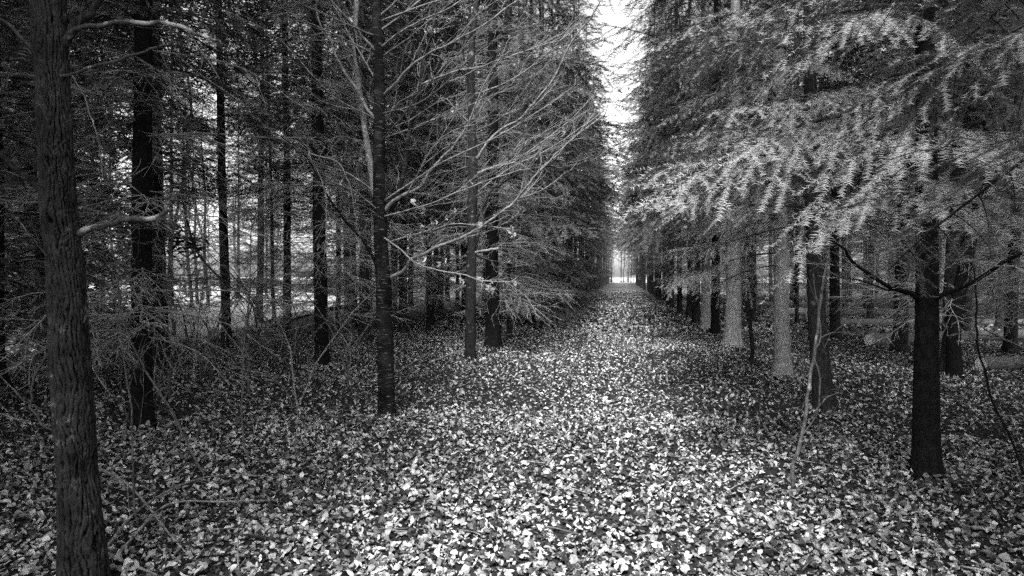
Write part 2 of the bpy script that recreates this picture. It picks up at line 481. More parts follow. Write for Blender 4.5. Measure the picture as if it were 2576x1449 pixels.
def bough(L, lod, seed, droop=0.22, rise=0.10, bare=0.22):
    """a spruce bough along +X: woody axis, side shoots hanging a little, needles combed on both sides"""
    r = np.random.default_rng(seed)
    ls, ss, nl, nw, ns = LOD[lod]
    mb = MB()
    n = 14
    t = np.linspace(0, 1, n)
    ax = np.stack((L * t, 0.04 * L * np.sin(t * 5 + r.uniform(0, 6)) * t, L * (rise * t - droop * t ** 2 + 0.06 * t ** 4)), -1)
    sides = {'fine': 5, 'mid': 3, 'far': 3}[lod]
    tube(mb, ax, 0.011 * L / 1.8 * (1 - 0.85 * t) + 0.0015, sides, 0, cap=False)
    if lod != 'far' or True:
        needles_on(mb, ax[int(n * 0.5):], nl, nw, ns, r)
    pos = np.arange(bare * L, 0.97 * L, ls)
    for s0 in pos:
        for sg in (-1, 1):
            if r.random() < 0.2: continue
            s = s0 + r.uniform(-0.3, 0.3) * ls
            f = s / L
            ln = L * (0.08 + 0.40 * (1 - f) ** 0.75 * min(1, (f - bare) * 4 + 0.35)) * r.uniform(0.65, 1.15)
            i = min(f * (n - 1), n - 2); k = int(i); base = ax[k] + (ax[k + 1] - ax[k]) * (i - k)
            a = r.uniform(0.75, 1.1)
            d = np.array((math.cos(a), sg * math.sin(a), 0))
            m = 6 if lod == 'fine' else 4
            q = np.linspace(0, 1, m)[:, None]
            hang = r.uniform(0.05, 0.85)
            pl = base + d * ln * q + np.array((0.18 * ln, 0, 0)) * q ** 2 + np.array((0, 0, -hang * ln)) * q ** 1.6
            if lod != 'far':
                tube(mb, pl, np.linspace(0.0035, 0.001, m), 3, 0, cap=False)
            needles_on(mb, pl, nl, nw, ns, r)
            if ss and ln > 0.14:
                for v in np.arange(0.25 * ln, 0.92 * ln, ss):
                    for s2 in (-1, 1):
                        if r.random() < 0.12: continue
                        g = v / ln; b2 = base + (pl[-1] - base) * g
                        j = min(g * (m - 1), m - 2); kk = int(j); b2 = pl[kk] + (pl[kk + 1] - pl[kk]) * (j - kk)
                        dd = nrm(pl[kk + 1] - pl[kk])
                        sd = nrm(np.cross(dd, (0, 0, 1.0)))
                        l2 = (0.045 + 0.34 * ln * (1 - g)) * r.uniform(0.7, 1.2)
                        d2 = nrm(dd * 0.75 + sd * s2 * 0.75 + np.array((0, 0, r.uniform(-0.55, 0.05))))
                        q2 = np.linspace(0, 1, 3)[:, None]
                        p2 = b2 + d2 * l2 * q2 + np.array((0, 0, -0.15 * l2)) * q2 ** 2
                        needles_on(mb, p2, nl, nw, ns, r)
    return mb

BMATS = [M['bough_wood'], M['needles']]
mid_b = [bough(1.8, 'mid', 40 + k, droop=d, rise=u).arrays() for k, (d, u) in enumerate(((0.25, 0.08), (0.34, 0.12), (0.18, 0.10), (0.40, 0.06)))]
far_b = [bough(1.8, 'far', 60 + k, droop=d, rise=u).arrays() for k, (d, u) in enumerate(((0.25, 0.08), (0.36, 0.12), (0.2, 0.1)))]

def rotm(yaw, pitch, roll=0.0, s=1.0):
    cy, sy = math.cos(yaw), math.sin(yaw); cp, sp = math.cos(pitch), math.sin(pitch); cr, sr = math.cos(roll), math.sin(roll)
    Rz = np.array(((cy, -sy, 0), (sy, cy, 0), (0, 0, 1))); Ry = np.array(((cp, 0, -sp), (0, 1, 0), (sp, 0, cp)))
    Rx = np.array(((1, 0, 0), (0, cr, -sr), (0, sr, cr)))
    return Rz @ Ry @ Rx * s

def crown(protos, h0, H, rmax, side_bias, seed, step=0.42, per=5, inner_h=0.0):
    """boughs in whorls from h0 to H; side_bias: with 1 the -X side stays bare below inner_h"""
    r = random.Random(seed); b = MB()
    h = h0
    while h < H - 0.3:
        k = 0; a0 = r.uniform(0, 6.28)
        top = (H - h) / H
        for k in range(per if top > 0.12 else 4):
            az = a0 + 6.283 * k / per + r.uniform(-0.35, 0.35)
            c = math.cos(az)
            if side_bias and h < inner_h and c < 0.1 + 0.5 * r.random() - 0.25: continue
            L = rmax * min(1.0, ((H - h) / (0.62 * H))) ** 0.85 * r.choice((0.5, 0.7, 0.85, 1.0, 1.1, 1.2, 1.35 if h > 4 else 1.1)) * r.uniform(0.9, 1.1)
            if h < 6.0 and rmax > 2.4 and side_bias: L = min(L, 1.35)
            if L < 0.25: L = 0.25
            pt = -0.10 + 0.75 * (1 - top) ** 2.2 + r.uniform(-0.28, 0.22)
            b.add_copy(protos[r.randrange(len(protos))], rotm(az, pt, r.uniform(-0.25, 0.25), L / 1.8), (0.05 * c, 0.05 * math.sin(az), h + r.uniform(-0.15, 0.15)))
        h += step * r.uniform(0.85, 1.2)
    return b

def skirt(protos, seed, h0=0.45, h1=2.3, n=20, L0=1.9):
    r = random.Random(seed); b = MB()
    for k in range(n):
        az = r.uniform(-1.25, 1.25); h = h0 + (h1 - h0) * (k + r.random()) / n
        b.add_copy(protos[r.randrange(len(protos))], rotm(az, r.uniform(-0.2, 0.1), r.uniform(-0.25, 0.25), L0 * r.uniform(0.75, 1.15) / 1.8), (0.05, 0, h))
    return b

# ------------------------------------------------------------------ dead lower branches of spruces: long bare fans of twigs
def dead_branch(L, seed, dens=1.0):
    r = np.random.default_rng(seed); mb = MB()
    n = 8; t = np.linspace(0, 1, n)
    ax = np.stack((L * t, L * t * (0.10 * np.sin(t * 3 + r.uniform(0, 6)) + 0.05 * np.sin(t * 9 + r.uniform(0, 6))), L * (0.16 * t - 0.3 * t ** 2 * r.uniform(0.3, 1.2) + 0.03 * t * np.sin(t * 8 + r.uniform(0, 6)))), -1)
    tube(mb, ax, 0.009 * (1 - 0.8 * t) + 0.0018, 4, 0, cap=False)
    for s in np.arange(0.12, 0.98, 0.075 / dens):
        for sg in (-1, 1):
            if r.random() < 0.25: continue
            i = s * (n - 1); k = min(int(i), n - 2); base = ax[k] + (ax[k + 1] - ax[k]) * (i - k)
            a = r.uniform(0.35, 1.5); ln = L * (0.1 + 0.32 * (1 - s)) * r.uniform(0.3, 1.4)
            d = nrm(np.array((math.cos(a), sg * math.sin(a), r.uniform(-0.75, 0.5))))
            q = np.linspace(0, 1, 3)[:, None]
            pl = base + d * ln * q + np.array((r.uniform(-.25, .35) * ln, r.uniform(-.3, .3) * ln, -r.uniform(-0.1, 0.4) * ln)) * q ** 2
            tube(mb, pl, np.linspace(0.0048, 0.0022, 3), 3, 0, cap=False)
            for g in np.arange(0.25, 0.95, 0.22 / dens):
                b2 = base + (pl[-1] - base) * g
                dd = nrm(nrm(pl[-1] - base) + np.array((r.uniform(-.7, .7), r.uniform(-.7, .7), r.uniform(-.6, .3))))
                l2 = ln * 0.4 * r.uniform(0.4, 1.2)
                tube(mb, np.stack((b2, b2 + dd * l2 * 0.5 + (0, 0, -0.01), b2 + dd * l2)), (0.003, 0.0025, 0.0018), 3, 0, cap=False)
    return mb
dead_p = [dead_branch(1.7, 80 + k).arrays() for k in range(4)]

def dead_mesh(seed, h0, h1, n, L0=1.7):
    r = random.Random(seed); b = MB()
    for k in range(n):
        h = h0 + (h1 - h0) * (k + r.random()) / n
        b.add_copy(dead_p[r.randrange(4)], rotm(r.uniform(0, 6.28), r.uniform(-0.3, 0.15), r.uniform(-0.3, 0.3), L0 * r.uniform(0.55, 1.1) / 1.7), (0, 0, h))
    return b

# ------------------------------------------------------------------ trunks
def trunk_mb(pts, rad, sides=16, n=40, flare=0.45, knots=0.03, lump=0.03, seed=0):
    """trunk through pts with radii, root flare at the foot and slight lumps"""
    r = np.random.default_rng(seed)
    P = spline(pts, n)
    z = P[:, 2] - P[0, 2]
    Rr = np.interp(np.linspace(0, 1, n), np.linspace(0, 1, len(rad)), rad)
    a = np.arange(sides) * 2 * PI / sides
    ph = r.uniform(0, 6, 4)
    lobes = 1 + 0.5 * np.sin(4 * a + ph[0]) * 0.6 + 0.3 * np.sin(7 * a + ph[1])
    rr = Rr[:, None] * (1 + flare * np.exp(-np.maximum(z, 0) / 0.17)[:, None] * np.maximum(0.25, lobes)[None]
                        + lump * (np.sin(2 * a[None] + z[:, None] * 2.2 + ph[2]) + 0.7 * np.sin(3 * a[None] - z[:, None] * 4.1 + ph[3]))
                        + knots * 0.5 * r.standard_normal((n, sides)))
    V = np.stack((P[:, None, 0] + np.cos(a) * rr, P[:, None, 1] + np.sin(a) * rr, np.broadcast_to(P[:, None, 2], rr.shape)), -1)
    i = np.arange(n - 1)[:, None] * sides; k = np.arange(sides)[None]; k2 = (k + 1) % sides
    mb = MB(); mb.add(V.reshape(-1, 3), None, np.stack((i + k, i + k2, i + sides + k2, i + sides + k), -1).reshape(-1, 4))
    return mb

def std_trunk(seed, r0, H, mat):
    r = random.Random(seed); pts = [(0, 0, -0.12)]
    x = y = 0
    for z in (0.12, 0.3, 0.6, 1.2, 2.5, 4.5, 8, 12, H):
        x += r.uniform(-0.03, 0.03) * min(1, z / 3); y += r.uniform(-0.03, 0.03) * min(1, z / 3)
        pts.append((x, y, z))
    rad = [r0 * 1.12, r0 * 1.08, r0 * 1.04, r0 * 1.0, r0 * 0.96, r0 * 0.9, r0 * 0.8, r0 * 0.6, r0 * 0.38, 0.015]
    return trunk_mb(pts, rad, 12, 60, flare=0.75, knots=0.05, lump=0.04, seed=seed).mesh('trunk', mat)

H_SPRUCE = 20.0
T_MESH = [std_trunk(200 + k, r0, H_SPRUCE - 0.3, M['spruce_bark']) for k, r0 in enumerate((0.115, 0.13, 0.10))]
T_PALE = std_trunk(210, 0.17, H_SPRUCE - 0.3, M['pale_spruce_bark'])
T_DARK = std_trunk(211, 0.15, H_SPRUCE - 0.3, M['dark_spruce_bark'])
T_SLIM = std_trunk(212, 0.06, 11.0, M['spruce_bark'])
C_EDGE = [crown(mid_b, 2.15, H_SPRUCE, 2.3, 1, 300 + k, step=0.66, inner_h=7).mesh('crown', BMATS, smooth=False) for k in range(2)]
C_TOP = crown(far_b, 9.0, H_SPRUCE, 1.8, 0, 308, step=0.5).mesh('crown', BMATS, smooth=False)
C_END = crown(far_b, 6.0, H_SPRUCE, 2.8, 0, 309, step=0.4, per=7).mesh('crown', BMATS, smooth=False)
C_HIGH = [crown(mid_b, 4.6, H_SPRUCE, 2.1, 1, 305, step=0.78, inner_h=7).mesh('crown', BMATS, smooth=False)]
C_FAR = [crown(far_b, 2.1, H_SPRUCE, 2.55, 1, 310 + k, step=0.5, inner_h=5).mesh('crown', BMATS, smooth=False) for k in range(2)]
C_IN = []
for k in range(2):
    _b = crown(far_b, 7.0, H_SPRUCE, 2.0, 0, 320 + k, step=0.36)
    _lo = random.Random(325 + k)
    h = 3.6
    while h < 7.0:
        for j in range(4):
            _b.add_copy(mid_b[_lo.randrange(4)], rotm(_lo.uniform(0, 6.28), _lo.uniform(-0.25, 0.1), _lo.uniform(-.25, .25), _lo.uniform(0.75, 1.15)), (0, 0, h + _lo.uniform(-.2, .2)))
        h += 0.42
    C_IN.append(_b.mesh('crown', BMATS, smooth=False))
SKIRT = [skirt(mid_b, 330 + k).mesh('skirt', BMATS, smooth=False) for k in range(2)]
SKIRT_FAR = [skirt(far_b, 335, n=26, L0=1.15).mesh('skirt', BMATS, smooth=False)]
C_DENSE = crown(far_b, 0.9, H_SPRUCE, 2.3, 0, 350, step=0.36, per=6).mesh('crown', BMATS, smooth=False)
DEAD = [dead_mesh(340 + k, 0.75, 7.0, 104).mesh('dead_branches', M['dead_twig'], smooth=False) for k in range(2)]
DEAD = DEAD + DEAD[:1]
DEAD_HIGH = [dead_mesh(345 + k, 1.5, 7.0, 56, 1.6).mesh('dead_branches', M['dead_twig'], smooth=False) for k in range(1)] * 2

placed = []
def spruce(x, y, label, group, face=0.0, trunk=None, crown_m=None, dead=None, skirt_m=None, s=None, ts=1.0):
    placed.append((x, y))
    s = s or rnd.uniform(0.86, 1.16)
    t = thing('spruce_tree', label, 'tree', (x, y, float(ground_z(x, y))), group, face, s)
    o = link('trunk', trunk or rnd.choice(T_MESH), t, rot=(rnd.uniform(-.02, .02), rnd.uniform(-.02, .02), rnd.uniform(0, 6.28)), scale=(ts * rnd.uniform(.88, 1.1), ts * rnd.uniform(.88, 1.1), 1))
    if crown_m: link('crown', crown_m, t)
    if skirt_m: link('skirt', skirt_m, t, rot=(0, 0, rnd.uniform(-.3, .3)))
    if dead: tag(link('dead_branches', dead, t, rot=(0, 0, rnd.uniform(0, 6.28))), kind='stuff')
    return t

ORD = ('first second third fourth fifth sixth seventh eighth ninth tenth eleventh twelfth thirteenth fourteenth fifteenth sixteenth '
       'seventeenth eighteenth nineteenth twentieth').split()
LOGSIDE = 'spruces in the row on the log side of the path'
FARSIDE = 'spruces in the row across the path from the logs'
INNER_L = 'spruces inside the stand behind the beeches'
INNER_R = 'spruces standing among the felled logs'

# the row on the log side, first trees measured, then at the same spacing to the end of the path
rowY = []
meas = [(1843, 874, T_PALE, 0.95), (1799, 851, T_DARK, 0.72), (1775, 830, T_PALE, 0.85), (1750, 816, None, 0.9), (1735, 800, None, 0.95), (1710, 790, None, 0.9), (1690, 776, None, 0.95)]
names = {0: 'thick pale grey spruce trunk next to the thin crooked sapling by the path edge', 1: 'slender dark trunk between two pale grey trunks at the path edge',
         2: 'pale grey spruce trunk just beyond the slender dark one in the path row'}
for k, (px, py, tm, ts) in enumerate(meas):
    p = on_ground(px, py)
    rowY.append(p[1])
    spruce(p[0], p[1], names.get(k, '%s spruce beyond the pale grey ones in the path row beside the logs' % ORD[max(0, k - 3)]), LOGSIDE,
           PI + rnd.uniform(-.4, .4), tm, C_EDGE[k % 2], DEAD_HIGH[k % 2], s=1.0, ts=ts)
y = rowY[-1] + 2.7; nth = len(meas) - 3
while y < 128:
    far = y > 34
    spruce(2.4 + rnd.uniform(-.15, .15), y, ('%s spruce beyond the pale grey ones in the path row beside the logs' % ORD[nth]) if nth < 12 else 'distant spruce near the bright end of the path row beside the logs', LOGSIDE,
           PI + rnd.uniform(-.4, .4), None, rnd.choice(C_FAR if far else C_EDGE), None if far else DEAD_HIGH[rnd.randrange(2)])
    nth += 1
    y += 2.6 * rnd.uniform(0.9, 1.15) * (1 if y < 60 else 1.9)

# three spruces of that row close by, with single boughs built out
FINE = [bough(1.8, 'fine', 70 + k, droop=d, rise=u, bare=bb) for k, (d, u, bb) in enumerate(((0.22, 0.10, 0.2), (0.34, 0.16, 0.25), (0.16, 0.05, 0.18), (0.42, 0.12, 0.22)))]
FINE = [b.mesh('bough', [M['bough_wood'], M['lit_needles']], smooth=False) for b in FINE]

def near_spruce(base, pts_px, widths, mat, label, boughs, seed, group=None, crown_h=None, flare=0.6):
    base = np.array((base[0], base[1], float(ground_z(base[0], base[1]))))
    d0 = depth_of(base); placed.append((base[0], base[1]))
    P = [at(px, py, d0) - base for px, py in pts_px]
    P[0][2] = -0.12
    rad = [0.95 * w * d0 / FPX / 2 * d0 / math.hypot(base[0], base[1]) for w in widths]
    P.append(np.array((P[-1][0] * 1.02, P[-1][1], H_SPRUCE - 0.4))); rad.append(0.02)
    # resample by height so that the radii follow
    t = thing('spruce_tree', label, 'tree', base, group)
    zs = np.array([p[2] for p in P]); n = 90
    zz = np.concatenate((np.linspace(zs[0], zs[-2], n - 12), np.linspace(zs[-2], zs[-1], 13)[1:]))
    pts = np.stack((np.interp(zz, zs, [p[0] for p in P]), np.interp(zz, zs, [p[1] for p in P]), zz), -1)
    rr = np.interp(zz, zs, rad)
    mbt = trunk_mb(pts, rr, 28, n, flare=flare, knots=0.04, lump=0.03, seed=seed)
    link('trunk', mbt.mesh('trunk', mat), t)
    r = random.Random(seed)
    for (h, az, L, pt) in boughs:
        x = np.interp(h, zs, [p[0] for p in P]); yy = np.interp(h, zs, [p[1] for p in P])
        link('bough', FINE[r.randrange(4)], t, (x, yy, h), (r.uniform(-.25, .25), -pt, az), L / 1.8)
    if crown_h:
        link('crown', crown_h, t, rot=(0, 0, PI + r.uniform(-.3, .3)))
    return t

def ring_boughs(seed, h0, h1, n, az0, az1, L0, L1):
    r = random.Random(seed); out = []
    for k in range(n):
        out.append((h0 + (h1 - h0) * (k + r.random()) / n, r.uniform(az0, az1), r.uniform(L0, L1), r.uniform(-0.2, 0.12)))
    return out
D = R
p1 = on_ground(2330, 1205)
t1 = near_spruce(p1, [(2330, 1215), (2330, 1130), (2331, 900), (2332, 600), (2330, 300), (2325, 0)], [84, 76, 70, 62, 56, 50], M['dark_spruce_bark'],
                 'thick nearly black spruce trunk with a whorl of curved bare branches at head height',
                 ring_boughs(1, 2.35, 3.3, 9, D(150), D(255), 1.7, 2.6) + ring_boughs(2, 3.2, 4.6, 9, D(60), D(300), 1.6, 2.4) + ring_boughs(3, 3.2, 4.6, 5, D(-60), D(60), 1.2, 1.9),
                 501, LOGSIDE, C_HIGH[0])
p2 = on_ground(2075, 1035)
t2 = near_spruce(p2, [(2078, 1040), (2068, 960), (2055, 800), (2048, 620), (2040, 400), (2035, 0)], [66, 56, 48, 42, 38, 30], M['spruce_bark'],
                 'spruce leaning slightly behind the forked pale sapling at the path edge',
                 ring_boughs(4, 2.2, 4.8, 13, D(130), D(270), 1.5, 2.2) + ring_boughs(5, 2.6, 4.8, 6, D(-60), D(130), 1.2, 1.8), 502, LOGSIDE, C_HIGH[0])
p3 = on_ground(1968, 950)
t3 = near_spruce(p3, [(1968, 956), (1968, 900), (1966, 800), (1964, 640), (1960, 400), (1956, 0)], [52, 46, 42, 39, 36, 30], M['pale_spruce_bark'],
                 'pale grey spruce trunk with sticks leaning against its foot',
                 [(1.95, D(195), 1.9, -0.18), (1.75, D(215), 1.6, -0.15)] + ring_boughs(6, 2.3, 4.9, 12, D(120), D(260), 1.5, 2.2), 503, LOGSIDE, C_HIGH[0])
# the neighbour just beside the viewer: only its boughs reach into the picture
t0 = near_spruce((2.55, 2.55), [(3100, 1500), (3100, 900), (3100, 400), (3100, 0)], [150, 140, 130, 110], M['spruce_bark'],
                 'spruce beside the viewpoint whose boughs hang across the top corner',
                 ring_boughs(7, 2.3, 3.6, 8, D(80), D(200), 1.4, 2.1), 504, LOGSIDE, C_TOP)

# spruces across the path: measured ones
def at_px(px, py):
    p = on_ground(px, py); return p[0], p[1]
x, y = at_px(1240, 880)
spruce(x, y, 'dark spruce just behind the rough-barked tree with the fallen branch', FARSIDE, 0.2, T_DARK, C_EDGE[0], DEAD[0], ts=0.95, s=1.0)
x, y = at_px(810, 925)
spruce(x, y, 'dark spruce with flared roots standing alone behind the smooth beech', INNER_L, 0.0, T_DARK, C_IN[0], DEAD[1], s=1.0, ts=0.8)
x, y = at_px(355, 1090)
spruce(x, y, 'black flared spruce trunk just behind the furrowed oak trunk', INNER_L, 0.0, T_DARK, C_IN[1], DEAD[2], s=1.0, ts=0.68)
for k, (px, py, tm) in enumerate(((570, 865, None), (412, 880, None), (690, 830, T_SLIM), (918, 858, None), (1015, 838, None), (1078, 832, T_SLIM),
                                  (1283, 852, T_SLIM), (850, 836, T_SLIM))):
    x, y = at_px(px, py)
    spruce(x, y, 'slim spruce stem in the shade behind the smooth beech' if tm is T_SLIM else 'bare-limbed spruce inside the dense stand behind the beech', INNER_L, rnd.uniform(0, 6), tm, None if tm is T_SLIM else C_IN[k % 2], DEAD[k % 3])

def free(x, y, d):
    return all((x - a) ** 2 + (y - b) ** 2 > d * d for a, b in placed)

# far row: from the dark spruce on
y = 17.0; nth = 0
while y < 126:
    far = y > 34
    x = -3.1 + rnd.uniform(-.2, .2)
    if free(x, y, 1.2):
        nth += 1
        spruce(x, y, ('%s low-boughed spruce past the young oak in the row facing the logs' % ORD[nth - 1]) if nth <= 10 else 'distant low-boughed spruce near the path end in the row facing the logs', FARSIDE, rnd.uniform(-.4, .4), None,
               rnd.choice(C_FAR if far else C_EDGE), None if far else DEAD[rnd.randrange(3)], SKIRT_FAR[0] if far else SKIRT[rnd.randrange(2)])
    y += 2.5 * rnd.uniform(0.9, 1.15) * (1 if y < 60 else 1.9)
for row, X in enumerate((-5.7, -8.3, -10.9, -13.5, -16.1, -18.7, -21.3)):
    y = 4.5 + rnd.uniform(0, 1.5)
    while y < 42:
        x_ = X + rnd.uniform(-.4, .4)
        px, py, d = project(np.array((x_, y, 0.0)))
        if free(x_, y, 1.5) and d > 4 and -250 < px < 1500 and not (455 < px < 650 and y < 40) and (X > -11.5 or y < 13 or px < 260):
            spruce(x_, y, 'bare-limbed spruce in the %s row back from the path on the beech side' % ORD[row + 1], INNER_L, rnd.uniform(0, 6), None, C_DENSE if (px < 330 and X < -8) else C_IN[rnd.randrange(2)], DEAD[rnd.randrange(3)])
        y += 2.7 * rnd.uniform(0.85, 1.2)

for (px, dd) in ((430, 33), (600, 44), (670, 46), (720, 33)):
    p = on_ground(px, 692 + 2685 / dd)
    spruce(p[0], p[1], 'spruce on the far side of the bright glade behind the stand', 'spruces beyond the glade', rnd.uniform(0, 6), None, C_IN[rnd.randrange(2)], DEAD[rnd.randrange(3)])
# mostly unseen spruces added beside and behind the viewpoint to shade its flanks
for (x_, y, f) in ((-4.7, 2.6, 0.3), (-3.7, -0.2, 0), (-6.6, 0.6, 0), (-3.6, -3.0, 0), (-6.2, -2.6, 0), (-7.4, 3.6, 0)):
    spruce(x_, y, 'mostly unseen spruce added for shade beside the furrowed oak at the near edge of the stand', INNER_L, f, None, C_IN[rnd.randrange(2)], DEAD[rnd.randrange(3)])
for (x_, y) in ((4.4, 0.9), (4.3, -2.2), (-8.6, -0.6), (-9.3, 2.3), (-10.4, 5.4),  (7.6, -0.4), (8.4, 5.6), (9.8, 8.4), (6.0, -4.8), (10.4, 3.0)):  # out-of-view blockers, added to close off low sky light from the sides
    spruce(x_, y, 'densely needled spruce added out of view to shade the sides of the viewpoint', 'dense unseen shade spruces beside the viewpoint', rnd.uniform(0, 6), None, C_DENSE)
for (x_, y) in ((2.8, -0.7), (2.7, -3.6), (5.3, -1.6), (5.4, 4.4), (7.8, 3.0)):  # added behind and beside the viewpoint to keep sun off the near corner
    spruce(x_, y, 'mostly unseen spruce added for shade at the near end of the log side stand', INNER_R, PI, None, C_HIGH[0], DEAD_HIGH[rnd.randrange(2)])

for (x_, y) in ((-2.2, 133), (1.6, 137), (4.2, 131), (-5.2, 139), (-0.4, 146)):
    spruce(x_, y, 'tall spruce closing off the sky at the bright far end of the path', 'spruces at the end of the path', rnd.uniform(0, 6), None, C_END)
# log side interior
for k, (px, py, tm, ts) in enumerate(((2262, 892, None, 1.25), (2490, 805, None, 1.0), (2125, 790, None, 0.9), (2005, 822, T_SLIM, 0.9), (2175, 782, T_SLIM, 1.0))):
    x, y = at_px(px, py)
    spruce(x, y, ('stout spruce standing across the thickest felled log' if k == 0 else 'spruce trunk in the thinned stand behind the felled logs'), INNER_R, rnd.uniform(0, 6), tm, C_IN[k % 2] if tm is None else None, DEAD_HIGH[k % 2], ts=ts, s=1.0)
for row, X in enumerate((5.2, 7.9, 10.5, 13.2, 16.0, 18.8, 21.5)):
    y = 6 + rnd.uniform(0, 2)
    while y < 48:
        x_ = X + rnd.uniform(-1, 1)
        px, py, d = project(np.array((x_, y, 0.0)))
        if free(x_, y, 1.8) and d > 9 and px < 2700 and rnd.random() < 0.74:
            spruce(x_, y, 'spruce trunk in the %s row back from the path among the felled logs' % ORD[row + 1], INNER_R, rnd.uniform(0, 6), None, C_IN[rnd.randrange(2)], DEAD[rnd.randrange(3)])
        y += 2.8 * rnd.uniform(0.85, 1.25)
# crooked dark spruce beside the black trunk
near_spruce(on_ground(2403, 948), [(2403, 952), (2400, 870), (2402, 780), (2424, 690), (2450, 560), (2480, 430), (2500, 0)], [46, 40, 38, 38, 34, 30, 22], M['dark_spruce_bark'],
            'crooked dark stem leaning beside the thick black spruce trunk', [], 507, INNER_R, C_IN[0], 0.2)

# ------------------------------------------------------------------ broadleaved trees: limbs traced, twigs grown from them
def grow_twigs(mb, pts, rad, seed, dens=3.0, lmax=0.8, depth=2, up=0.35):
    """zigzag twigs on a limb (pts in metres); returns twig tips"""
    r = np.random.default_rng(seed); tips = []
    P = np.asarray(pts); seg = np.linalg.norm(np.diff(P, axis=0), axis=1); s = np.concatenate(([0], np.cumsum(seg)))
    Ltot = s[-1]; u = 0.15 * Ltot; sg = 1
    while u < Ltot:
        b = np.array([np.interp(u, s, P[:, i]) for i in range(3)])
        k = min(np.searchsorted(s, u), len(P) - 1); t = nrm(P[k] - P[k - 1])
        rd = np.interp(u, s, rad)
        side = nrm(np.cross(t, (r.uniform(-.5, .5), r.uniform(-.5, .5), 1.0))) * sg; sg = -sg
        d = nrm(t * r.uniform(0.7, 1.2) + side * r.uniform(0.35, 0.8) + np.array((0, 0, r.uniform(-0.3, up + 0.1))))
        ln = lmax * r.uniform(0.25, 1.0) * (1 - 0.45 * u / Ltot)
        m = 6 if depth > 1 else 4; pp = [b]; dd = d
        for j in range(m - 1):
            dd = nrm(dd + r.normal(0, 0.15, 3) + np.array((0, 0, 0.03)))
            pp.append(pp[-1] + dd * ln / (m - 1))
        pp = np.array(pp); r0 = max(0.0017, min(rd * 0.5, 0.0042 * ln / 0.8 + 0.001))
        rr = np.linspace(r0, 0.0013, m)
        tube(mb, pp, rr, 3, 0, cap=False)
        tips.append(pp)
        if depth > 1:
            tips += grow_twigs(mb, pp, rr, int(r.integers(1e9)), dens * 1.7, ln * 0.55, depth - 1, up)
        u += r.uniform(0.4, 1.2) / dens
    return tips

CLING = []
for k in range(4):
    V, T, Q = leaf_template(4, False, 160 + k); V = V.copy(); V[:, 1] *= 0.8; V[:, 2] *= 2.2
    b = MB(); b.add(V + (0.5, 0, 0), T, Q); CLING.append(b.mesh('leaf', M['leaf'], smooth=False))

def limb(tree, base, pts, widths, mat, seed, d0, dd=0.0, n=None, dens=3.0, lmax=0.8, twigs=2, leaves=0, name='limb', label=None, sides=8, tmat=None, k2=2.1):
    """pts measured (px, py); depth runs from d0 to d0+dd along the limb"""
    k = len(pts)
    W = np.array([at(px, py, d0 + dd * i / max(1, k - 1)) for i, (px, py) in enumerate(pts)])
    n = n or k * 5
    P = spline(W, n)
    r = np.random.default_rng(seed)
    P[1:-1] += np.cumsum(r.normal(0, 0.007, (n - 2, 3)), 0) * 0.5
    wd = np.interp(np.linspace(0, 1, n), np.linspace(0, 1, len(widths)), widths)
    rad = np.maximum(0.0015, 0.75 * wd * np.linspace(d0, d0 + dd, n) / FPX / 2)
    b = MB(); tube(b, P - base, rad, sides, 0, rough=0.03)
    o = link(name, b.mesh(name, mat), tree)
    if label: o['label'] = label
    tips = []
    if twigs:
        tb = MB(); tips = grow_twigs(tb, P - base, rad, seed + 1, dens * k2, lmax * 1.5, twigs)
        if tb.n: tag(link('twig_spray', tb.mesh('twig_spray', tmat or M['twig_bark']), o), kind='stuff')
    for j in range(leaves):
        if not tips: break
        tp = tips[r.integers(len(tips))]; q = tp[r.integers(2, len(tp))]
        link('leaf', CLING[j % 4], o, tuple(q), (r.uniform(-.6, .6), r.uniform(0.7, 1.7), r.uniform(0, 6.28)), float(r.uniform(0.045, 0.075)))
    return P

def broadleaf(name, px, py, trunk_pts, widths, mat, label, seed, flare=0.25, sides=24, n=80, dz=0.0, base=None, group=None):
    base = np.array(base if base is not None else on_ground(px, py)); base[2] = float(ground_z(base[0], base[1]))
    d0 = depth_of(base)
    t = thing(name, label, 'tree', base, group)
    P = [at(a, b, d0) - base for a, b in trunk_pts]; P[0][2] = -0.12
    rad = np.array(widths) * d0 / FPX / 2 * d0 / math.hypot(base[0], base[1])
    if trunk_pts[-1][1] <= 0:
        v = P[-1] - P[-2]
        P.append(P[-1] + nrm(v) * 3.0 + np.array((0.1, 0.05, 0))); rad = np.append(rad, rad[-1] * 0.55)
    mbt = trunk_mb(P, rad, sides, n, flare=flare, knots=0.045, lump=0.06, seed=seed)
    link('trunk', mbt.mesh('trunk', mat), t)
    placed.append((base[0], base[1]))
    return t, base, d0

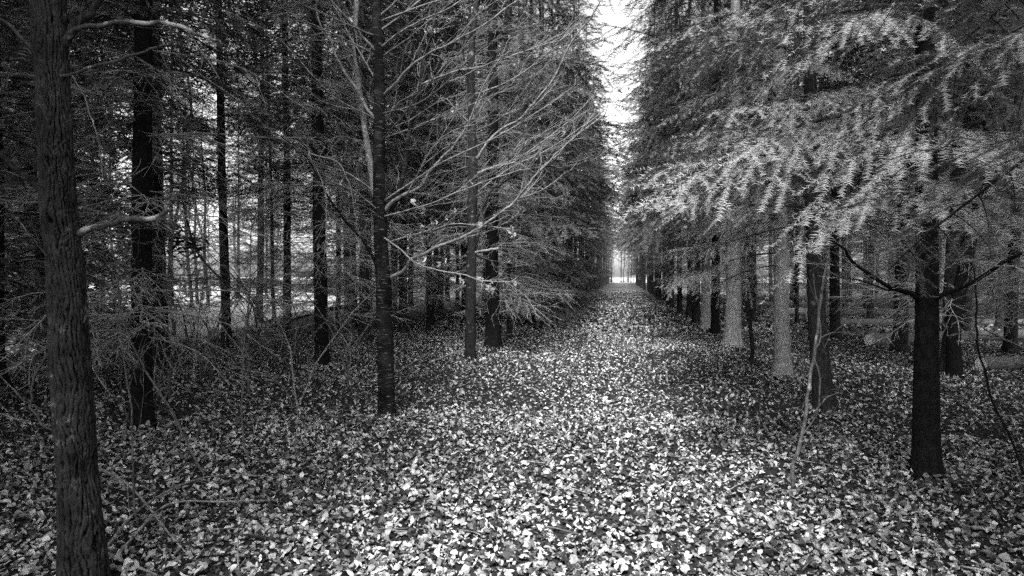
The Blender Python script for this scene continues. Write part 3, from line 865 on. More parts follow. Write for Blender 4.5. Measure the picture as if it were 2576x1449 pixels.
# smooth dark beech in front
t, B, d = broadleaf('beech_tree', 972, 1052, [(974, 1056), (973, 1000), (970, 900), (966, 800), (966, 720), (960, 640), (954, 520), (953, 400), (955, 250), (950, 120), (948, -10)],
                    [48, 42, 40, 38, 37, 34, 33, 31, 28, 25, 23], M['beech_bark'], 'smooth dark beech with many long bare limbs spreading over the path', 601, 0.3)
GL, TB = M['grey_limb'], M['twig_bark']
limb(t, B, [(975, 700), (1011, 685), (1039, 653), (1069, 640), (1104, 620), (1164, 595), (1204, 570), (1244, 540), (1288, 503), (1313, 470), (1343, 430), (1383, 390), (1418, 352), (1470, 310), (1530, 262)],
     [13, 11, 9, 7, 5, 3], GL, 1, d, -1.0, dens=2.6, lmax=0.8, leaves=6)
limb(t, B, [(968, 530), (989, 508), (1024, 490), (1064, 470), (1089, 435), (1124, 400), (1149, 375), (1174, 335), (1194, 285), (1209, 245), (1230, 200), (1262, 150), (1285, 95)],
     [14, 11, 9, 8, 5, 3], GL, 2, d, -0.6, dens=2.6, lmax=0.9)
limb(t, B, [(965, 240), (989, 215), (1014, 185), (1059, 150), (1104, 125), (1164, 95), (1224, 60), (1288, 10), (1340, -30)], [12, 9, 7, 6, 4], GL, 3, d, -0.8, dens=2.8, leaves=8)
limb(t, B, [(966, 590), (994, 505), (1014, 440), (1029, 330), (1054, 215), (1064, 150), (1089, 75), (1104, 0), (1112, -60)], [16, 15, 14, 12, 10], M['beech_bark'], 4, d, 0.5, dens=2.2, lmax=0.7)
limb(t, B, [(1055, 215), (1094, 198), (1134, 180), (1184, 168), (1219, 162), (1259, 145), (1288, 135), (1350, 108), (1430, 85)], [8, 7, 6, 5, 3], GL, 5, d + 0.25, -0.9, dens=2.8, leaves=8)
limb(t, B, [(952, 305), (919, 270), (894, 220), (879, 205), (854, 165), (839, 130), (829, 95), (809, 60), (794, 10)], [12, 10, 8, 6, 5], GL, 6, d, 0.4, dens=2.6)
limb(t, B, [(955, 690), (934, 635), (909, 590), (879, 555), (854, 520), (829, 480), (809, 440), (780, 385), (730, 340), (690, 320)], [10, 9, 8, 6, 4, 2.5], M['beech_bark'], 7, d, -0.8, dens=2.4, tmat=TB)
limb(t, B, [(776, 380), (800, 430), (819, 480), (826, 550), (816, 645)], [5, 4, 3, 2], TB, 8, d - 0.7, 0.1, dens=2, lmax=0.4, name='drooping_twig', twigs=1, leaves=3)
limb(t, B, [(779, 385), (844, 405), (874, 450), (891, 500), (901, 575)], [5, 4, 3, 2], TB, 9, d - 0.7, 0.1, dens=2, lmax=0.4, name='drooping_twig', twigs=1)
limb(t, B, [(955, 600), (974, 600), (1004, 620), (1039, 652), (1069, 662), (1119, 672), (1169, 682), (1219, 700), (1300, 699)], [6, 6, 5, 4, 2], TB, 10, d, -0.6, dens=3.2, lmax=0.35, leaves=22)
limb(t, B, [(975, 610), (1044, 590), (1094, 575), (1134, 563), (1200, 566), (1285, 578)], [6, 5, 4, 2], TB, 11, d, -0.5, dens=3.5, lmax=0.35, leaves=26)
limb(t, B, [(958, 120), (1000, 85), (1060, 50), (1120, 20), (1200, -30)], [9, 8, 6, 5], GL, 12, d, -0.8, dens=2.8, leaves=6)
limb(t, B, [(945, 130), (905, 90), (870, 50), (830, 10), (800, -20)], [10, 8, 6, 5], GL, 13, d, -0.5, dens=2.8, leaves=4)
limb(t, B, [(955, 300), (930, 260), (905, 160), (890, 80), (880, 0)], [9, 8, 7, 6], M['beech_bark'], 14, d, 0.3, dens=2.2)
limb(t, B, [(952, 520), (935, 440), (918, 330), (900, 220), (889, 110), (894, -10)], [22, 22, 20, 18, 16], GL, 15, d + 0.05, 0.6, dens=1.5, name='second_stem')
limb(t, B, [(1024, 490), (1080, 380), (1130, 330), (1200, 310)], [5, 4, 3, 2], TB, 16, d - 0.2, -0.6, dens=3)

_r = random.Random(77)
for k in range(16):                                        # the many thinner limbs
    y0 = _r.uniform(40, 600); sg = 1 if k % 3 else -1; dx = sg * _r.uniform(170, 470); dy = _r.uniform(110, 330); x0 = 952 + (y0 - 300) * 0.02
    limb(t, B, [(x0, y0), (x0 + dx * 0.3, y0 - dy * _r.uniform(0.15, 0.35)), (x0 + dx * 0.65, y0 - dy * _r.uniform(0.5, 0.75)), (x0 + dx, y0 - dy)],
         [6, 5, 4, 2], (GL, M['sapling_bark'], TB)[k % 3], 160 + k, d, _r.uniform(-1.4, 1.2), dens=1.6, lmax=0.7, leaves=3 if k % 2 else 0)
# rough-barked tree behind with the fallen branch at its foot
t, B, d = broadleaf('oak_tree', 1182, 912, [(1184, 914), (1183, 880), (1184, 760), (1187, 600), (1190, 450), (1187, 300), (1186, 150), (1200, -10)],
                    [32, 27, 25, 24, 23, 20, 17, 13], M['oak_bark'], 'rough-barked young oak with a fallen branch lying against its foot', 602, 0.12)
OB = M['oak_bark']
limb(t, B, [(1195, 405), (1229, 355), (1269, 320), (1300, 305), (1323, 280), (1353, 245), (1393, 195), (1418, 145), (1448, 90), (1488, 40), (1513, -5)], [11, 9, 8, 6, 4], GL, 21, d, -1.6, dens=2.4, lmax=1.0, leaves=8)
limb(t, B, [(1192, 450), (1215, 430), (1264, 415), (1289, 412), (1340, 380), (1420, 320), (1500, 240), (1575, 190)], [9, 7, 6, 4, 2], GL, 22, d, -2.0, dens=2.6, lmax=0.9, leaves=5)
limb(t, B, [(1190, 580), (1215, 520), (1280, 450), (1360, 420), (1430, 410), (1500, 400)], [9, 7, 6, 4, 2], OB, 23, d, -0.8, dens=2.6, lmax=0.9)
limb(t, B, [(1187, 640), (1215, 560), (1230, 490), (1275, 440), (1280, 380)], [8, 7, 5, 3], OB, 24, d, -0.6, dens=2.6, lmax=0.7)
limb(t, B, [(1183, 300), (1175, 200), (1165, 120), (1180, 30), (1190, -20)], [9, 8, 6, 5], OB, 25, d, 0.3, dens=2.2)
limb(t, B, [(1186, 640), (1210, 632), (1232, 628), (1253, 624)], [7, 8, 10, 9], M['twig_bark'], 26, d, -0.3, twigs=0, name='broken_stub', label='pale broken branch stub')
limb(t, B, [(1190, 640), (1235, 655), (1250, 670), (1290, 672)], [9, 7, 5, 4], OB, 27, d, -0.5, dens=2, lmax=0.4)
limb(t, B, [(1182, 310), (1150, 280), (1124, 250), (1108, 248)], [7, 6, 4, 3], GL, 28, d, -0.4, dens=2)
limb(t, B, [(1190, 240), (1290, 200), (1380, 130), (1450, 60)], [7, 5, 4, 2], GL, 29, d, -1.2, dens=2.6, lmax=0.9, leaves=8)

for k in range(9):
    y0 = _r.uniform(60, 620); sg = 1 if k % 3 else -1; dx = sg * _r.uniform(110, 330); dy = _r.uniform(60, 260)
    limb(t, B, [(1187, y0), (1187 + dx * 0.3, y0 - dy * _r.uniform(0.15, 0.35)), (1187 + dx * 0.65, y0 - dy * _r.uniform(0.5, 0.75)), (1187 + dx, y0 - dy)],
         [5, 4, 3, 2], (OB, GL, M['sapling_bark'])[k % 3], 260 + k, d, _r.uniform(-1.6, 1.0), dens=1.6, lmax=0.8, leaves=4 if k % 2 else 0)
# furrowed oak trunk in front on the other side: bark ridges are real relief
def oak_front():
    base = np.array(on_ground(212, 1487)); base[2] = float(ground_z(base[0], base[1]))
    d0 = depth_of(base)
    t = thing('oak_tree', 'big furrowed oak trunk with broken limbs standing at the front edge of the stand', 'tree', base)
    trace = [(212, 1500), (208, 1449), (196, 1200), (183, 1000), (166, 700), (150, 550), (140, 400), (128, 150), (122, -20), (112, -700)]
    wd = [150, 134, 120, 112, 102, 98, 94, 92, 90, 60]
    P = np.array([at(a, b, d0) - base for a, b in trace]); P[0][2] = -0.12
    n, S = 420, 130
    C_ = spline(P, n); rad = np.interp(C_[:, 2], P[:, 2], np.array(wd) * d0 / FPX / 2)
    a = np.arange(S) * 2 * PI / S
    z = C_[:, 2]
    # periodic value noise
    def vnoise(fa, fz, seed):
        r = np.random.default_rng(seed); nz = int(z[-1] * fz) + 4
        g = r.random((nz, fa))
        U = a / (2 * PI) * fa; W = (z - z[0]) * fz
        ui = U.astype(int); wi = np.clip(W.astype(int), 0, nz - 2); uf = U - ui; wf = (W - wi)
        uf = uf * uf * (3 - 2 * uf); wf = (wf * wf * (3 - 2 * wf))[:, None]
        g0 = g[wi][:, ui % fa] * (1 - uf) + g[wi][:, (ui + 1) % fa] * uf
        g1 = g[wi + 1][:, ui % fa] * (1 - uf) + g[wi + 1][:, (ui + 1) % fa] * uf
        return g0 * (1 - wf) + g1 * wf
    w1 = (vnoise(8, 5, 1) - 0.5) * 1.3 + (vnoise(26, 16, 2) - 0.5) * 0.55 + (vnoise(60, 45, 6) - 0.5) * 0.22
    w2 = (vnoise(11, 8, 7) - 0.5) * 1.2 + (vnoise(40, 30, 8) - 0.5) * 0.5
    f1 = np.minimum(np.abs(np.sin(a[None] * 12 + w1 * 5.0)) * 2.3, 1)          # main fissures
    f2 = np.minimum(np.abs(np.sin(a[None] * 19 - w2 * 6.0)) * 2.6, 1)          # side fissures that come and go
    m2 = np.clip((vnoise(16, 9, 9) - 0.35) * 3, 0, 1)
    h1 = np.minimum(np.abs(np.sin(z[:, None] * 48 + (vnoise(34, 10, 3) - 0.5) * 34)) * 3.2, 1)   # cross cracks
    m3 = np.clip((vnoise(24, 14, 10) - 0.4) * 4, 0, 1)
    rel = f1 * (1 - 0.65 * m2 * (1 - f2)) * (1 - 0.7 * m3 * (1 - h1)) * (0.6 + 0.55 * vnoise(22, 18, 11)) * (0.8 + 0.35 * vnoise(70, 70, 4))
    rel = np.clip(rel, 0, 1)
    lumps = (vnoise(5, 1.6, 5) - 0.5) * 0.10
    rr = rad[:, None] * (0.68 + lumps + 0.15 * np.exp(-np.maximum(z, 0) / 0.15)[:, None]) + 0.017 * rel
    # knot scars
    for (hz, ha, hr, am) in ((2.62, -1.2, 0.10, -0.03), (0.62, -0.3, 0.11, -0.035), (1.93, -1.3, 0.05, 0.02)):
        g = np.exp(-(((z[:, None] - hz) / hr) ** 2 + ((((a[None] - ha + PI) % (2 * PI)) - PI) * rad[:, None] / (hr * 0.8)) ** 2))
        rr = rr + am * g
    V = np.stack((C_[:, None, 0] + np.cos(a) * rr, C_[:, None, 1] + np.sin(a) * rr, np.broadcast_to(z[:, None], rr.shape)), -1)
    i = np.arange(n - 1)[:, None] * S; k = np.arange(S)[None]; k2 = (k + 1) % S
    b = MB(); b.add(V.reshape(-1, 3), None, np.stack((i + k, i + k2, i + S + k2, i + S + k), -1).reshape(-1, 4), 0, rel.ravel())
    link('trunk', b.mesh('trunk', M['furrowed'], attr='relief'), t)
    return t, base, d0

def furrow_mat():
    m, N, L, b = new_mat('furrowed_bark')
    a = N.new('ShaderNodeAttribute'); a.attribute_name = 'relief'
    tc = N.new('ShaderNodeTexCoord')
    no = N.new('ShaderNodeTexNoise'); no.inputs['Scale'].default_value = 6; no.inputs['Detail'].default_value = 8; no.inputs['Roughness'].default_value = 0.75
    L.new(tc.outputs['Object'], no.inputs['Vector'])
    r = ramp(N, [(0.22, 0.0015), (0.75, 0.06)]); L.new(a.outputs['Fac'], r.inputs[0])     # raised plates paler, fissure bottoms darker
    r2 = ramp(N, [(0.36, 0.25), (0.58, 0.7), (0.66, 3.0)]); L.new(no.outputs['Fac'], r2.inputs[0])
    mx = N.new('ShaderNodeMixRGB'); mx.blend_type = 'MULTIPLY'; mx.inputs['Fac'].default_value = 1
    L.new(r.outputs[0], mx.inputs['Color1']); L.new(r2.outputs[0], mx.inputs['Color2'])
    L.new(mx.outputs[0], b.inputs['Base Color']); b.inputs['Roughness'].default_value = 0.85
    b.inputs['Specular IOR Level'].default_value = 0.06
    n2 = N.new('ShaderNodeTexNoise'); n2.inputs['Scale'].default_value = 70; n2.inputs['Detail'].default_value = 4
    L.new(tc.outputs['Object'], n2.inputs['Vector'])
    bp = N.new('ShaderNodeBump'); bp.inputs['Strength'].default_value = 0.5; bp.inputs['Distance'].default_value = 0.006
    L.new(n2.outputs['Fac'], bp.inputs['Height']); L.new(bp.outputs[0], b.inputs['Normal'])
    return m
M['furrowed'] = furrow_mat()
t, B, d = oak_front()
limb(t, B, [(200, 588), (225, 580), (290, 560), (340, 550), (390, 545), (432, 527)], [26, 24, 21, 19, 16, 13], M['oak_limb'], 31, d, -0.1, twigs=1, tmat=M['sapling_bark'], dens=2, lmax=0.35, label='short broken limb speckled with pale lichen', sides=12)
limb(t, B, [(140, 195), (200, 172), (300, 145), (380, 115), (432, 106)], [13, 11, 10, 8, 6], M['oak_limb'], 32, d, -0.15, twigs=1, tmat=M['sapling_bark'], dens=2, lmax=0.4)
limb(t, B, [(160, 115), (190, 85), (260, 65), (330, 62), (430, 68), (500, 95), (558, 116)], [22, 18, 15, 14, 12, 9], M['oak_limb'], 33, d, -0.1, twigs=1, tmat=M['sapling_bark'], dens=2.5, lmax=0.5, sides=10)
limb(t, B, [(150, 520), (120, 495), (60, 448), (0, 390), (-60, 345)], [30, 26, 20, 17, 15], OB, 34, d, 0.1, twigs=1, tmat=M['sapling_bark'], dens=1.5, lmax=0.4, sides=10)
limb(t, B, [(145, 195), (95, 135), (50, 95), (0, 60), (-60, 20)], [16, 14, 13, 12, 10], M['oak_limb'], 35, d, -0.1, twigs=1, tmat=M['sapling_bark'], dens=1.5, lmax=0.4)
limb(t, B, [(150, 125), (195, 55), (225, 40), (245, 5), (270, -40)], [34, 28, 24, 22, 20], OB, 36, d, 0.1, twigs=1, tmat=M['sapling_bark'], dens=1.5, lmax=0.4, sides=10)
limb(t, B, [(150, 872), (128, 885), (96, 940), (80, 1000), (92, 1035), (118, 1062), (150, 1075)], [7, 7, 8, 8, 8, 6], M['oak_limb'], 37, d, -0.05, twigs=0, name='looped_branch', label='pale bent branch looping beside the oak trunk')
limb(t, B, [(170, 750), (110, 640), (60, 580), (10, 540)], [5, 4, 4, 3], M['sapling_bark'], 38, d, -0.2, twigs=1, tmat=M['sapling_bark'], dens=2, lmax=0.3)
limb(t, B, [(182, 190), (215, 250), (240, 330), (258, 440)], [5, 5, 4, 3], M['sapling_bark'], 39, d - 0.05, -0.2, twigs=0, name='drooping_twig')
limb(t, B, [(215, 575), (262, 520), (300, 460), (355, 400)], [5, 4, 3, 2], M['sapling_bark'], 40, d, -0.2, twigs=1, tmat=M['sapling_bark'], dens=3, lmax=0.3)

# thin stems
def stem(name, label, px, py, pts, widths, mat, seed, dd=0.0, dens=2.2, lmax=0.6, twigs=2, leaves=0, d=None, group=None):
    base = np.array(on_ground(px, py)); base[2] = float(ground_z(base[0], base[1])) - 0.02
    t = thing(name, label, 'sapling', base, group)
    d0 = d or depth_of(base)
    limb(t, base, [(px, py + 6)] + pts, widths, mat, seed, d0, dd, dens=dens, lmax=lmax, twigs=twigs, leaves=leaves, name='stem', tmat=M['sapling_bark'] if mat is not TB else None)
    return t, base, d0
t, B, d = stem('sapling', 'forked pale sapling in front of the leaning spruce by the path', 1994, 1232,
               [(1998, 1170), (2026, 1080), (2042, 960), (2060, 860), (2078, 720), (2090, 650)], [13, 13, 12, 11, 9, 7], M['sapling_bark'], 51, 0.2, dens=0.6, lmax=0.4)
limb(t, B, [(2020, 1095), (2055, 1040), (2062, 960), (2048, 900), (2062, 860), (2052, 760), (2046, 690)], [4, 5, 5, 4, 3], M['sapling_bark'], 52, d, -0.1, dens=0.8, lmax=0.3, tmat=M['sapling_bark'], name='fork')
limb(t, B, [(2064, 850), (2100, 835), (2150, 790), (2200, 715)], [5, 4, 3, 2], M['sapling_bark'], 53, d + 0.1, 0.2, dens=1.0, lmax=0.4, tmat=M['sapling_bark'], name='fork')
limb(t, B, [(2052, 1035), (2075, 1010), (2120, 990)], [5, 4, 3], M['sapling_bark'], 54, d, 0.1, twigs=0, name='fork')
stem('sapling', 'thin crooked sapling with rough bark beside the thick pale trunk', 1888, 914, [(1890, 870), (1885, 820), (1876, 770), (1895, 740), (1900, 690)], [14, 13, 12, 11, 8], M['oak_bark'], 55, dens=1.5, lmax=0.5)
stem('sapling', 'thin dark whip of a sapling arching past the black spruce trunk', 2578, 1195, [(2545, 1110), (2500, 1030), (2475, 950), (2455, 850), (2450, 760), (2440, 660)], [9, 8, 8, 7, 6, 4], M['dark_spruce_bark'], 56, 0.2, dens=1.2, lmax=0.4)
stem('sapling', 'thin straight sapling with a bent foot between the oak and the lone spruce', 630, 1165, [(610, 1110), (605, 1000), (612, 850), (628, 720), (636, 600), (640, 520)], [8, 7, 6, 5, 4, 3], M['sapling_bark'], 57, 0.0, dens=2.0, lmax=0.7)
stem('sapling', 'small dead sapling stump with side twigs behind the bent-foot sapling', 627, 998, [(627, 940), (628, 880), (626, 800), (632, 700)], [12, 10, 8, 6, 4], M['sapling_bark'], 58, 0.0, dens=2.5, lmax=0.8)
stem('sapling', 'slender leaning sapling tangled with dead twigs next to the oak trunk', 350, 1330, [(335, 1250), (328, 1100), (330, 1000), (310, 900), (300, 800), (290, 690)], [7, 7, 6, 5, 4, 3], M['sapling_bark'], 59, 0.1, dens=2.4, lmax=0.7)
stem('sapling', 'long whip of a sapling bowing from the stand down towards the brushwood', 520, 1195, [(470, 1120), (430, 1040), (370, 950), (320, 850), (297, 760), (300, 650)], [8, 8, 7, 6, 5, 3], M['sapling_bark'], 60, 0.2, dens=1.8, lmax=0.6)
stem('sapling', 'tall wavy sapling rising in front of the dead-branched spruces', 430, 1010, [(428, 930), (440, 840), (425, 720), (440, 560), (465, 420), (478, 250), (455, 120), (446, -20)], [11, 10, 9, 9, 9, 8, 7], M['sapling_bark'], 61, -0.4, dens=1.6, lmax=0.9)
stem('sapling', 'leaning sapling whose long stem slants down across the left stand'.replace(' left', ''), 760, 900, [(700, 830), (620, 755), (560, 705), (500, 640), (475, 560), (462, 470), (480, 330)], [4, 5, 6, 7, 8, 8, 7], M['sapling_bark'], 62, -1.5, dens=1.6, lmax=0.8)
stem('sapling', 'thin twiggy beech sapling with a few leaves beside the lone spruce', 880, 935, [(876, 880), (850, 840), (820, 810), (790, 840)], [4, 4, 3, 2], TB, 63, -0.2, dens=4, lmax=0.5, leaves=12)

# whorl of bare curved branches on the black spruce
B1 = np.array(t1.location); d1 = depth_of(B1)
DK = M['dark_spruce_bark']
limb(t1, B1, [(2320, 760), (2285, 735), (2240, 725), (2185, 690), (2150, 655), (2128, 625), (2085, 592)], [18, 17, 14, 11, 8, 6], DK, 71, d1, -0.7, dens=3, lmax=0.5, tmat=M['dead_twig'], name='bare_branch')
limb(t1, B1, [(2340, 760), (2372, 742), (2450, 712), (2520, 665), (2590, 632)], [18, 16, 13, 12, 10], DK, 72, d1, -0.5, dens=3, lmax=0.5, tmat=M['dead_twig'], name='bare_branch')
limb(t1, B1, [(2322, 740), (2290, 728), (2230, 722), (2160, 700), (2090, 690)], [8, 7, 6, 5, 3], DK, 73, d1, -0.3, dens=4, lmax=0.5, tmat=M['dead_twig'], name='bare_branch')
limb(t1, B1, [(2335, 700), (2420, 660), (2500, 668), (2600, 672)], [6, 5, 4, 3], M['dead_twig'], 74, d1, -0.7, dens=4, lmax=0.5, tmat=M['dead_twig'], name='bare_branch')
limb(t1, B1, [(2335, 720), (2310, 680), (2290, 640), (2230, 600)], [6, 5, 4, 3], M['dead_twig'], 75, d1, -0.6, dens=5, lmax=0.5, tmat=M['dead_twig'], name='bare_branch')

# ------------------------------------------------------------------ felled logs
def log(label, pa, pb, r0, r1, seed, mat=None):
    """from cut end pa to pb (x, y on the ground)"""
    pa = np.array((pa[0], pa[1], r0 + float(ground_z(*pa[:2])) - 0.01)); pb = np.array((pb[0], pb[1], r1 + float(ground_z(*pb[:2])) - 0.01))
    t = thing('felled_log', label, 'log', (pa[0], pa[1], pa[2] - r0), 'felled logs lying in the thinned stand')
    L = np.linalg.norm(pb - pa); yaw = math.atan2(pb[1] - pa[1], pb[0] - pa[0])
    t.rotation_euler = (0, 0, yaw)
    n = 24; P = np.stack((np.linspace(0, L, n), 0.01 * np.sin(np.linspace(0, 7, n)), r0 + (r1 - r0) * np.linspace(0, 1, n)), -1)
    b = MB(); tube(b, P, np.linspace(r0, r1, n), 18, 0, cap=False, rough=0.03)
    link('bark', b.mesh('bark', mat or M['log_bark']), t)
    for nm, x, r in (('cut_end', 0.004, r0), ('cut_end', L - 0.004, r1)):
        b = MB(); a = np.arange(18) * 2 * PI / 18
        V = [(0, 0, 0)] + [(0.0, math.cos(k) * r * 0.985, math.sin(k) * r * 0.985) for k in a]
        b.add(V, [(0, 1 + k, 1 + (k + 1) % 18) for k in range(18)])
        link(nm, b.mesh(nm, M['cut'], smooth=False), t, (x, 0, r))
    r_ = random.Random(seed)
    for k in range(5):
        b = MB(); x = r_.uniform(0.4, L - 0.4); a = r_.uniform(0.3, 2.8); rr = r0 + (r1 - r0) * x / L
        d_ = np.array((0.3, math.cos(a), math.sin(a))); c_ = np.array((x, 0, rr))
        tube(b, [c_ + d_ * rr * 0.7, c_ + d_ * (rr + r_.uniform(0.03, 0.10))], (0.014, 0.010), 5)
        link('branch_stub', b.mesh('branch_stub', M['dead_twig']), t)
    return t
g = lambda px, py: on_ground(px, py)[:2]
log('thickest felled log with a bright cut end lying behind the black spruce trunk', g(2186, 868), (g(2186, 868)[0] + 6.0, g(2186, 868)[1] + 3.4), 0.15, 0.12, 1)
log('short dark felled log end poking in beside the arching whip sapling', g(2466, 930), (g(2466, 930)[0] + 4.0, g(2466, 930)[1] + 1.4), 0.12, 0.10, 2)
log('slim felled log between the thickest log and the pale spruce trunks', g(2090, 822), (g(2090, 822)[0] + 6.5, g(2090, 822)[1] + 1.6), 0.12, 0.10, 3)
log('felled log lying right behind the pale grey spruce trunk with sticks', g(1928, 797), (g(1928, 797)[0] + 6.5, g(1928, 797)[1] + 1.4), 0.17, 0.14, 4)
log('distant slim felled log lying beyond all the other logs', g(1884, 772), (g(1884, 772)[0] + 6.0, g(1884, 772)[1] + 1.0), 0.14, 0.12, 5)

# ------------------------------------------------------------------ fallen branches and sticks
def stick(label, name, pts, w, seed, twigs=1, dens=2.0, lmax=0.5, lift=None, group=None, mat=None):
    """a branch lying on the litter; pts measured on the ground, lift in metres"""
    k = len(pts); lift = lift or [0.03] * k
    W = []
    for (px, py), h in zip(pts, lift):
        p = on_ground(px, py); p = on_ground(px, py, float(ground_z(p[0], p[1])) + h); W.append(p)
    W = np.array(W); base = W[0].copy(); base[2] = float(ground_z(base[0], base[1]))
    t = thing(name, label, 'branch', base, group)
    P = spline(W, k * 4); r = np.linspace(w, w * 0.35, len(P))
    b = MB(); tube(b, P - base, r, 6, 0, rough=0.05)
    link('wood', b.mesh('wood', mat or M['grey_limb']), t)
    if twigs:
        tb = MB(); grow_twigs(tb, P - base, r, seed, dens, lmax, twigs, 0.1)
        V = tb.arrays()[0]
        if len(V): tag(link('twig_spray', tb.mesh('twig_spray', M['twig_bark']), t), kind='stuff')
    return t
stick('pale fallen branch leaning against the foot of the young oak', 'fallen_branch', [(1080, 912), (1130, 893), (1190, 870), (1260, 845), (1312, 838)], 0.022, 81, 2, 2, 0.7, [0.02, 0.06, 0.16, 0.2, 0.3])
stick('thinner forked branch crossing the pale one at the young oak', 'fallen_branch', [(1160, 905), (1180, 875), (1168, 850), (1140, 800)], 0.014, 82, 1, 2, 0.5, [0.02, 0.1, 0.2, 0.4])
stick('long arched brushwood rod beside the foot of the furrowed oak', 'fallen_branch', [(270, 1375), (340, 1290), (450, 1222), (560, 1195), (700, 1200)], 0.010, 83, 2, 2.5, 0.5, [0.03, 0.1, 0.16, 0.12, 0.04])
stick('brushwood rod lying flat in front of the furrowed oak', 'fallen_branch', [(300, 1390), (420, 1270), (560, 1262), (690, 1258)], 0.010, 84, 2, 2.5, 0.5, [0.03, 0.07, 0.08, 0.04])
stick('straight brushwood rod slanting away from the oak foot', 'fallen_branch', [(255, 1180), (330, 1225), (440, 1360), (480, 1400)], 0.010, 85, 1, 2.5, 0.4, [0.3, 0.18, 0.05, 0.03])
stick('dark twisted rod at the bottom of the brushwood by the oak', 'fallen_branch', [(265, 1390), (330, 1420), (395, 1446)], 0.012, 86, 1, 2.5, 0.3)
stick('thin pale rod sticking out of the leaf carpet near the oak', 'fallen_branch', [(600, 1440), (598, 1380), (600, 1350)], 0.006, 87, 1, 3, 0.2, [0.02, 0.08, 0.14])
stick('long thin pole resting on a log behind the black spruce trunk', 'fallen_branch', [(2600, 890), (2540, 860), (2480, 830), (2455, 812)], 0.022, 88, 1, 2, 0.6, [0.3, 0.35, 0.4, 0.42])
stick('pale pole lying towards the thickest log behind the black trunk', 'fallen_branch', [(2600, 852), (2500, 846), (2420, 838)], 0.02, 89, 1, 2, 0.6, [0.25, 0.25, 0.2])
stick('stick crossing the foot of the black spruce trunk', 'fallen_branch', [(2280, 1175), (2310, 1205), (2345, 1232)], 0.012, 90, 0)
stick('forked stick lying in front of the black spruce trunk', 'fallen_branch', [(2160, 1195), (2190, 1210), (2230, 1228), (2290, 1190)], 0.009, 91, 1, 3, 0.25)
stick('short stick leaning on the foot of the pale grey spruce', 'fallen_branch', [(1935, 948), (1950, 960), (1965, 972)], 0.016, 92, 0, lift=[0.14, 0.07, 0.02])
stick('second short stick lying at the foot of the pale grey spruce', 'fallen_branch', [(1938, 958), (1958, 965), (1990, 975)], 0.013, 93, 0)
stick('thin branch on the leaves between the beech and the young oak', 'fallen_branch', [(1010, 930), (1050, 905), (1090, 880)], 0.012, 94, 2, 3, 0.5)
for k in range(70):
    px = rnd.uniform(40, 2540); py = 860 + 580 * rnd.random() ** 1.1
    dd = 2685 / (py - 692); ln = rnd.uniform(0.12, 0.55); a = rnd.gauss(0, 0.55) + (PI if rnd.random() < 0.5 else 0)
    q = on_ground(px, py); e = q + np.array((math.cos(a) * ln, math.sin(a) * ln, 0)); mdl = (q + e) / 2 + np.array((rnd.uniform(-.09, .09), rnd.uniform(-.09, .09), 0)) * ln / 0.4
    W = np.array([(v[0], v[1], float(ground_z(v[0], v[1])) + h) for v, h in ((q, 0.03), (mdl, rnd.uniform(0.03, 0.05)), (e, 0.03))])
    base = np.array((q[0], q[1], float(ground_z(q[0], q[1]))))
    b = MB(); w = rnd.uniform(0.003, 0.008); tube(b, spline(W, 7) - base, np.linspace(w, w * 0.5, 7), 5, 0)
    o = link('stick', b.mesh('stick', M[rnd.choice(('sapling_bark', 'dead_twig', 'spruce_bark'))]), None, tuple(base))
    tag(o, 'small dry stick lying loose on the leaf carpet', 'stick', 'small sticks scattered on the leaves')

# ------------------------------------------------------------------ thin understorey: bare saplings and shrubs
def shrub_mesh(seed, n, H, mat, spread):
    r = np.random.default_rng(seed); b = MB()
    for k in range(n):
        a = r.uniform(0, 6.28); d = nrm(np.array((math.cos(a) * spread, math.sin(a) * spread, 1.0))); L = H * r.uniform(0.5, 1.1)
        pp = [np.array((r.normal(0, 0.05), r.normal(0, 0.05), -0.03))]
        for j in range(8):
            d = nrm(d + r.normal(0, 0.13, 3) + np.array((d[0], d[1], -0.25)) * 0.10); pp.append(pp[-1] + d * L / 8)
        pp = np.array(pp); rr = np.linspace(0.0065 * L / 1.5 + 0.002, 0.002, 9); tube(b, pp, rr, 5, 0)
        grow_twigs(b, pp, rr, int(r.integers(1e9)), 4.0, L * 0.32, 2, 0.2)
    return b.mesh('branches', mat)
SHRUB = [shrub_mesh(950 + k, n_, h_, m_, sp_) for k, (n_, h_, m_, sp_) in enumerate(((2, 3.4, M['sapling_bark'], 0.35), (3, 2.4, M['grey_limb'], 0.7), (7, 1.5, M['sapling_bark'], 0.8), (5, 2.0, M['sapling_bark'], 0.6)))]
def shrub(x, y, k, label, group, name='bare_shrub', cat='shrub'):
    o = link(name, SHRUB[k], None, (x, y, float(ground_z(x, y))), (0, 0, rnd.uniform(0, 6.28)), rnd.uniform(0.8, 1.25))
    tag(o, label, cat, group)
for k in range(26):
    px = rnd.uniform(280, 930) if k > 9 else rnd.uniform(380, 700); dd = rnd.uniform(7.5, 16) if k > 9 else rnd.uniform(12, 17)
    p = on_ground(px, 692 + 2685 / dd)
    if free(p[0], p[1], 0.5):
        shrub(p[0], p[1], rnd.choice((0, 0, 0, 1)), 'thin bare wand of undergrowth between the oak and the beech', 'bare undergrowth in the beech side stand')
for k in range(34):
    x_, y = rnd.uniform(6.5, 19), rnd.uniform(17, 38)
    if free(x_, y, 0.6):
        shrub(x_, y, rnd.choice((1, 2, 2, 3)), 'low bare bush in the thinned stand among the felled logs', 'bare bushes among the logs')

for k in range(16):
    shrub(rnd.uniform(-6, 6), rnd.uniform(133, 146), rnd.choice((1, 2, 3)), 'bare bush in the bright opening at the far end of the path', 'bare bushes at the end of the path')
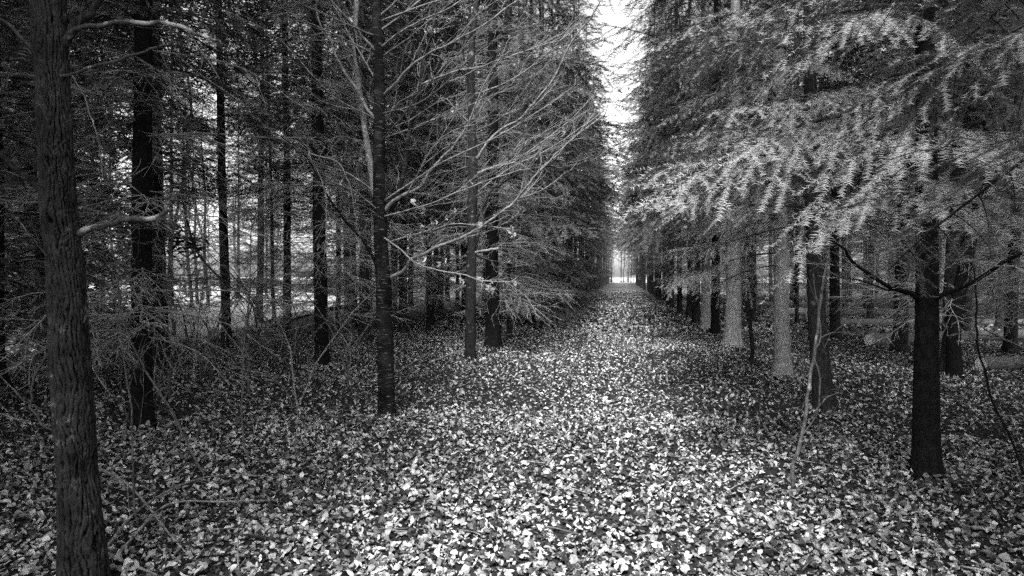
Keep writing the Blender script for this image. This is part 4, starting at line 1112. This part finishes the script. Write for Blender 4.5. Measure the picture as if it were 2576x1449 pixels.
# dry grass at the ragged edge of the meadow
n = 16000
v_ = rng.random(n); gy_ = 14.2 + 22 * rng.random(n) ** 1.6
gx_ = -9.6 - 0.28 * (gy_ - 15) - 7 * v_ ** 2
hb = rng.uniform(0.08, 0.30, n) * (0.6 + 0.4 * np.sin(gx_ * 2.3) * np.sin(gy_ * 1.9)); a_ = rng.uniform(0, 2 * PI, n); w_ = 0.006
base_ = np.stack((gx_, gy_, np.full(n, 0.03)), -1); sd_ = np.stack((np.cos(a_), np.sin(a_), np.zeros(n)), -1)
tip_ = base_ + np.stack((rng.normal(0, 0.06, n), rng.normal(0, 0.06, n), np.abs(hb)), -1)
b = MB(); b.add(np.stack((base_ - sd_ * w_, base_ + sd_ * w_, tip_), 1).reshape(-1, 3), np.arange(n * 3).reshape(-1, 3))
tag(link('dry_grass', b.mesh('dry_grass', M['field'], smooth=False)), 'pale dry grass along the edge of the bright meadow', 'grass', kind='stuff')

# ------------------------------------------------------------------ bare trees beyond the stand
def bare_tree(seed, H):
    r = np.random.default_rng(seed); tb, cb = MB(), MB()
    pts = [(0, 0, -0.1)]; x = y = 0
    for z in np.linspace(0.6, H, 8):
        x += r.normal(0, 0.10); y += r.normal(0, 0.10); pts.append((x, y, z))
    P = spline(pts, 30); rad = np.linspace(0.10, 0.015, 30); tube(tb, P, rad, 8, 0)
    for k in range(34):
        i = int(6 + 23 * (k / 34)); a = r.uniform(0, 6.28)
        d = nrm(np.array((math.cos(a), math.sin(a), r.uniform(0.3, 1.3)))); ln = r.uniform(0.8, 2.6) * (1.15 - i / 34)
        pp = [P[i]]
        for j in range(5):
            d = nrm(d + r.normal(0, 0.16, 3) + (0, 0, 0.08)); pp.append(pp[-1] + d * ln / 5)
        pp = np.array(pp); rr = np.linspace(rad[i] * 0.55, 0.005, 6); tube(cb, pp, rr, 4, 0, cap=False)
        grow_twigs(cb, pp, rr, int(r.integers(1e9)), 3.0, ln * 0.45, 1)
    return tb.mesh('trunk', M['far_bark']), cb.mesh('crown', M['far_bark'])
BT = [bare_tree(900 + k, h) for k, h in enumerate((9, 12, 10))]
def bare(x, y, label, group):
    t = thing('bare_tree', label, 'tree', (x, y, 0.0), group, rnd.uniform(0, 6.28), rnd.uniform(0.8, 1.3))
    a, b = rnd.choice(BT); link('trunk', a, t); link('crown', b, t)
for k in range(60):
    bare(rnd.uniform(14, 32), rnd.uniform(16, 70), 'thin bare tree at the bright wood edge beyond the felled logs', 'bare trees beyond the log side stand')
for k in range(34):
    bare(rnd.uniform(-8, 8), rnd.uniform(134, 175), 'pale bare tree closing the bright far end of the path', 'bare trees at the end of the path')
for k in range(34):
    bare(rnd.uniform(-40, -20), rnd.uniform(26, 60), 'bare tree on the bright meadow behind the dense stand', 'bare trees on the meadow')
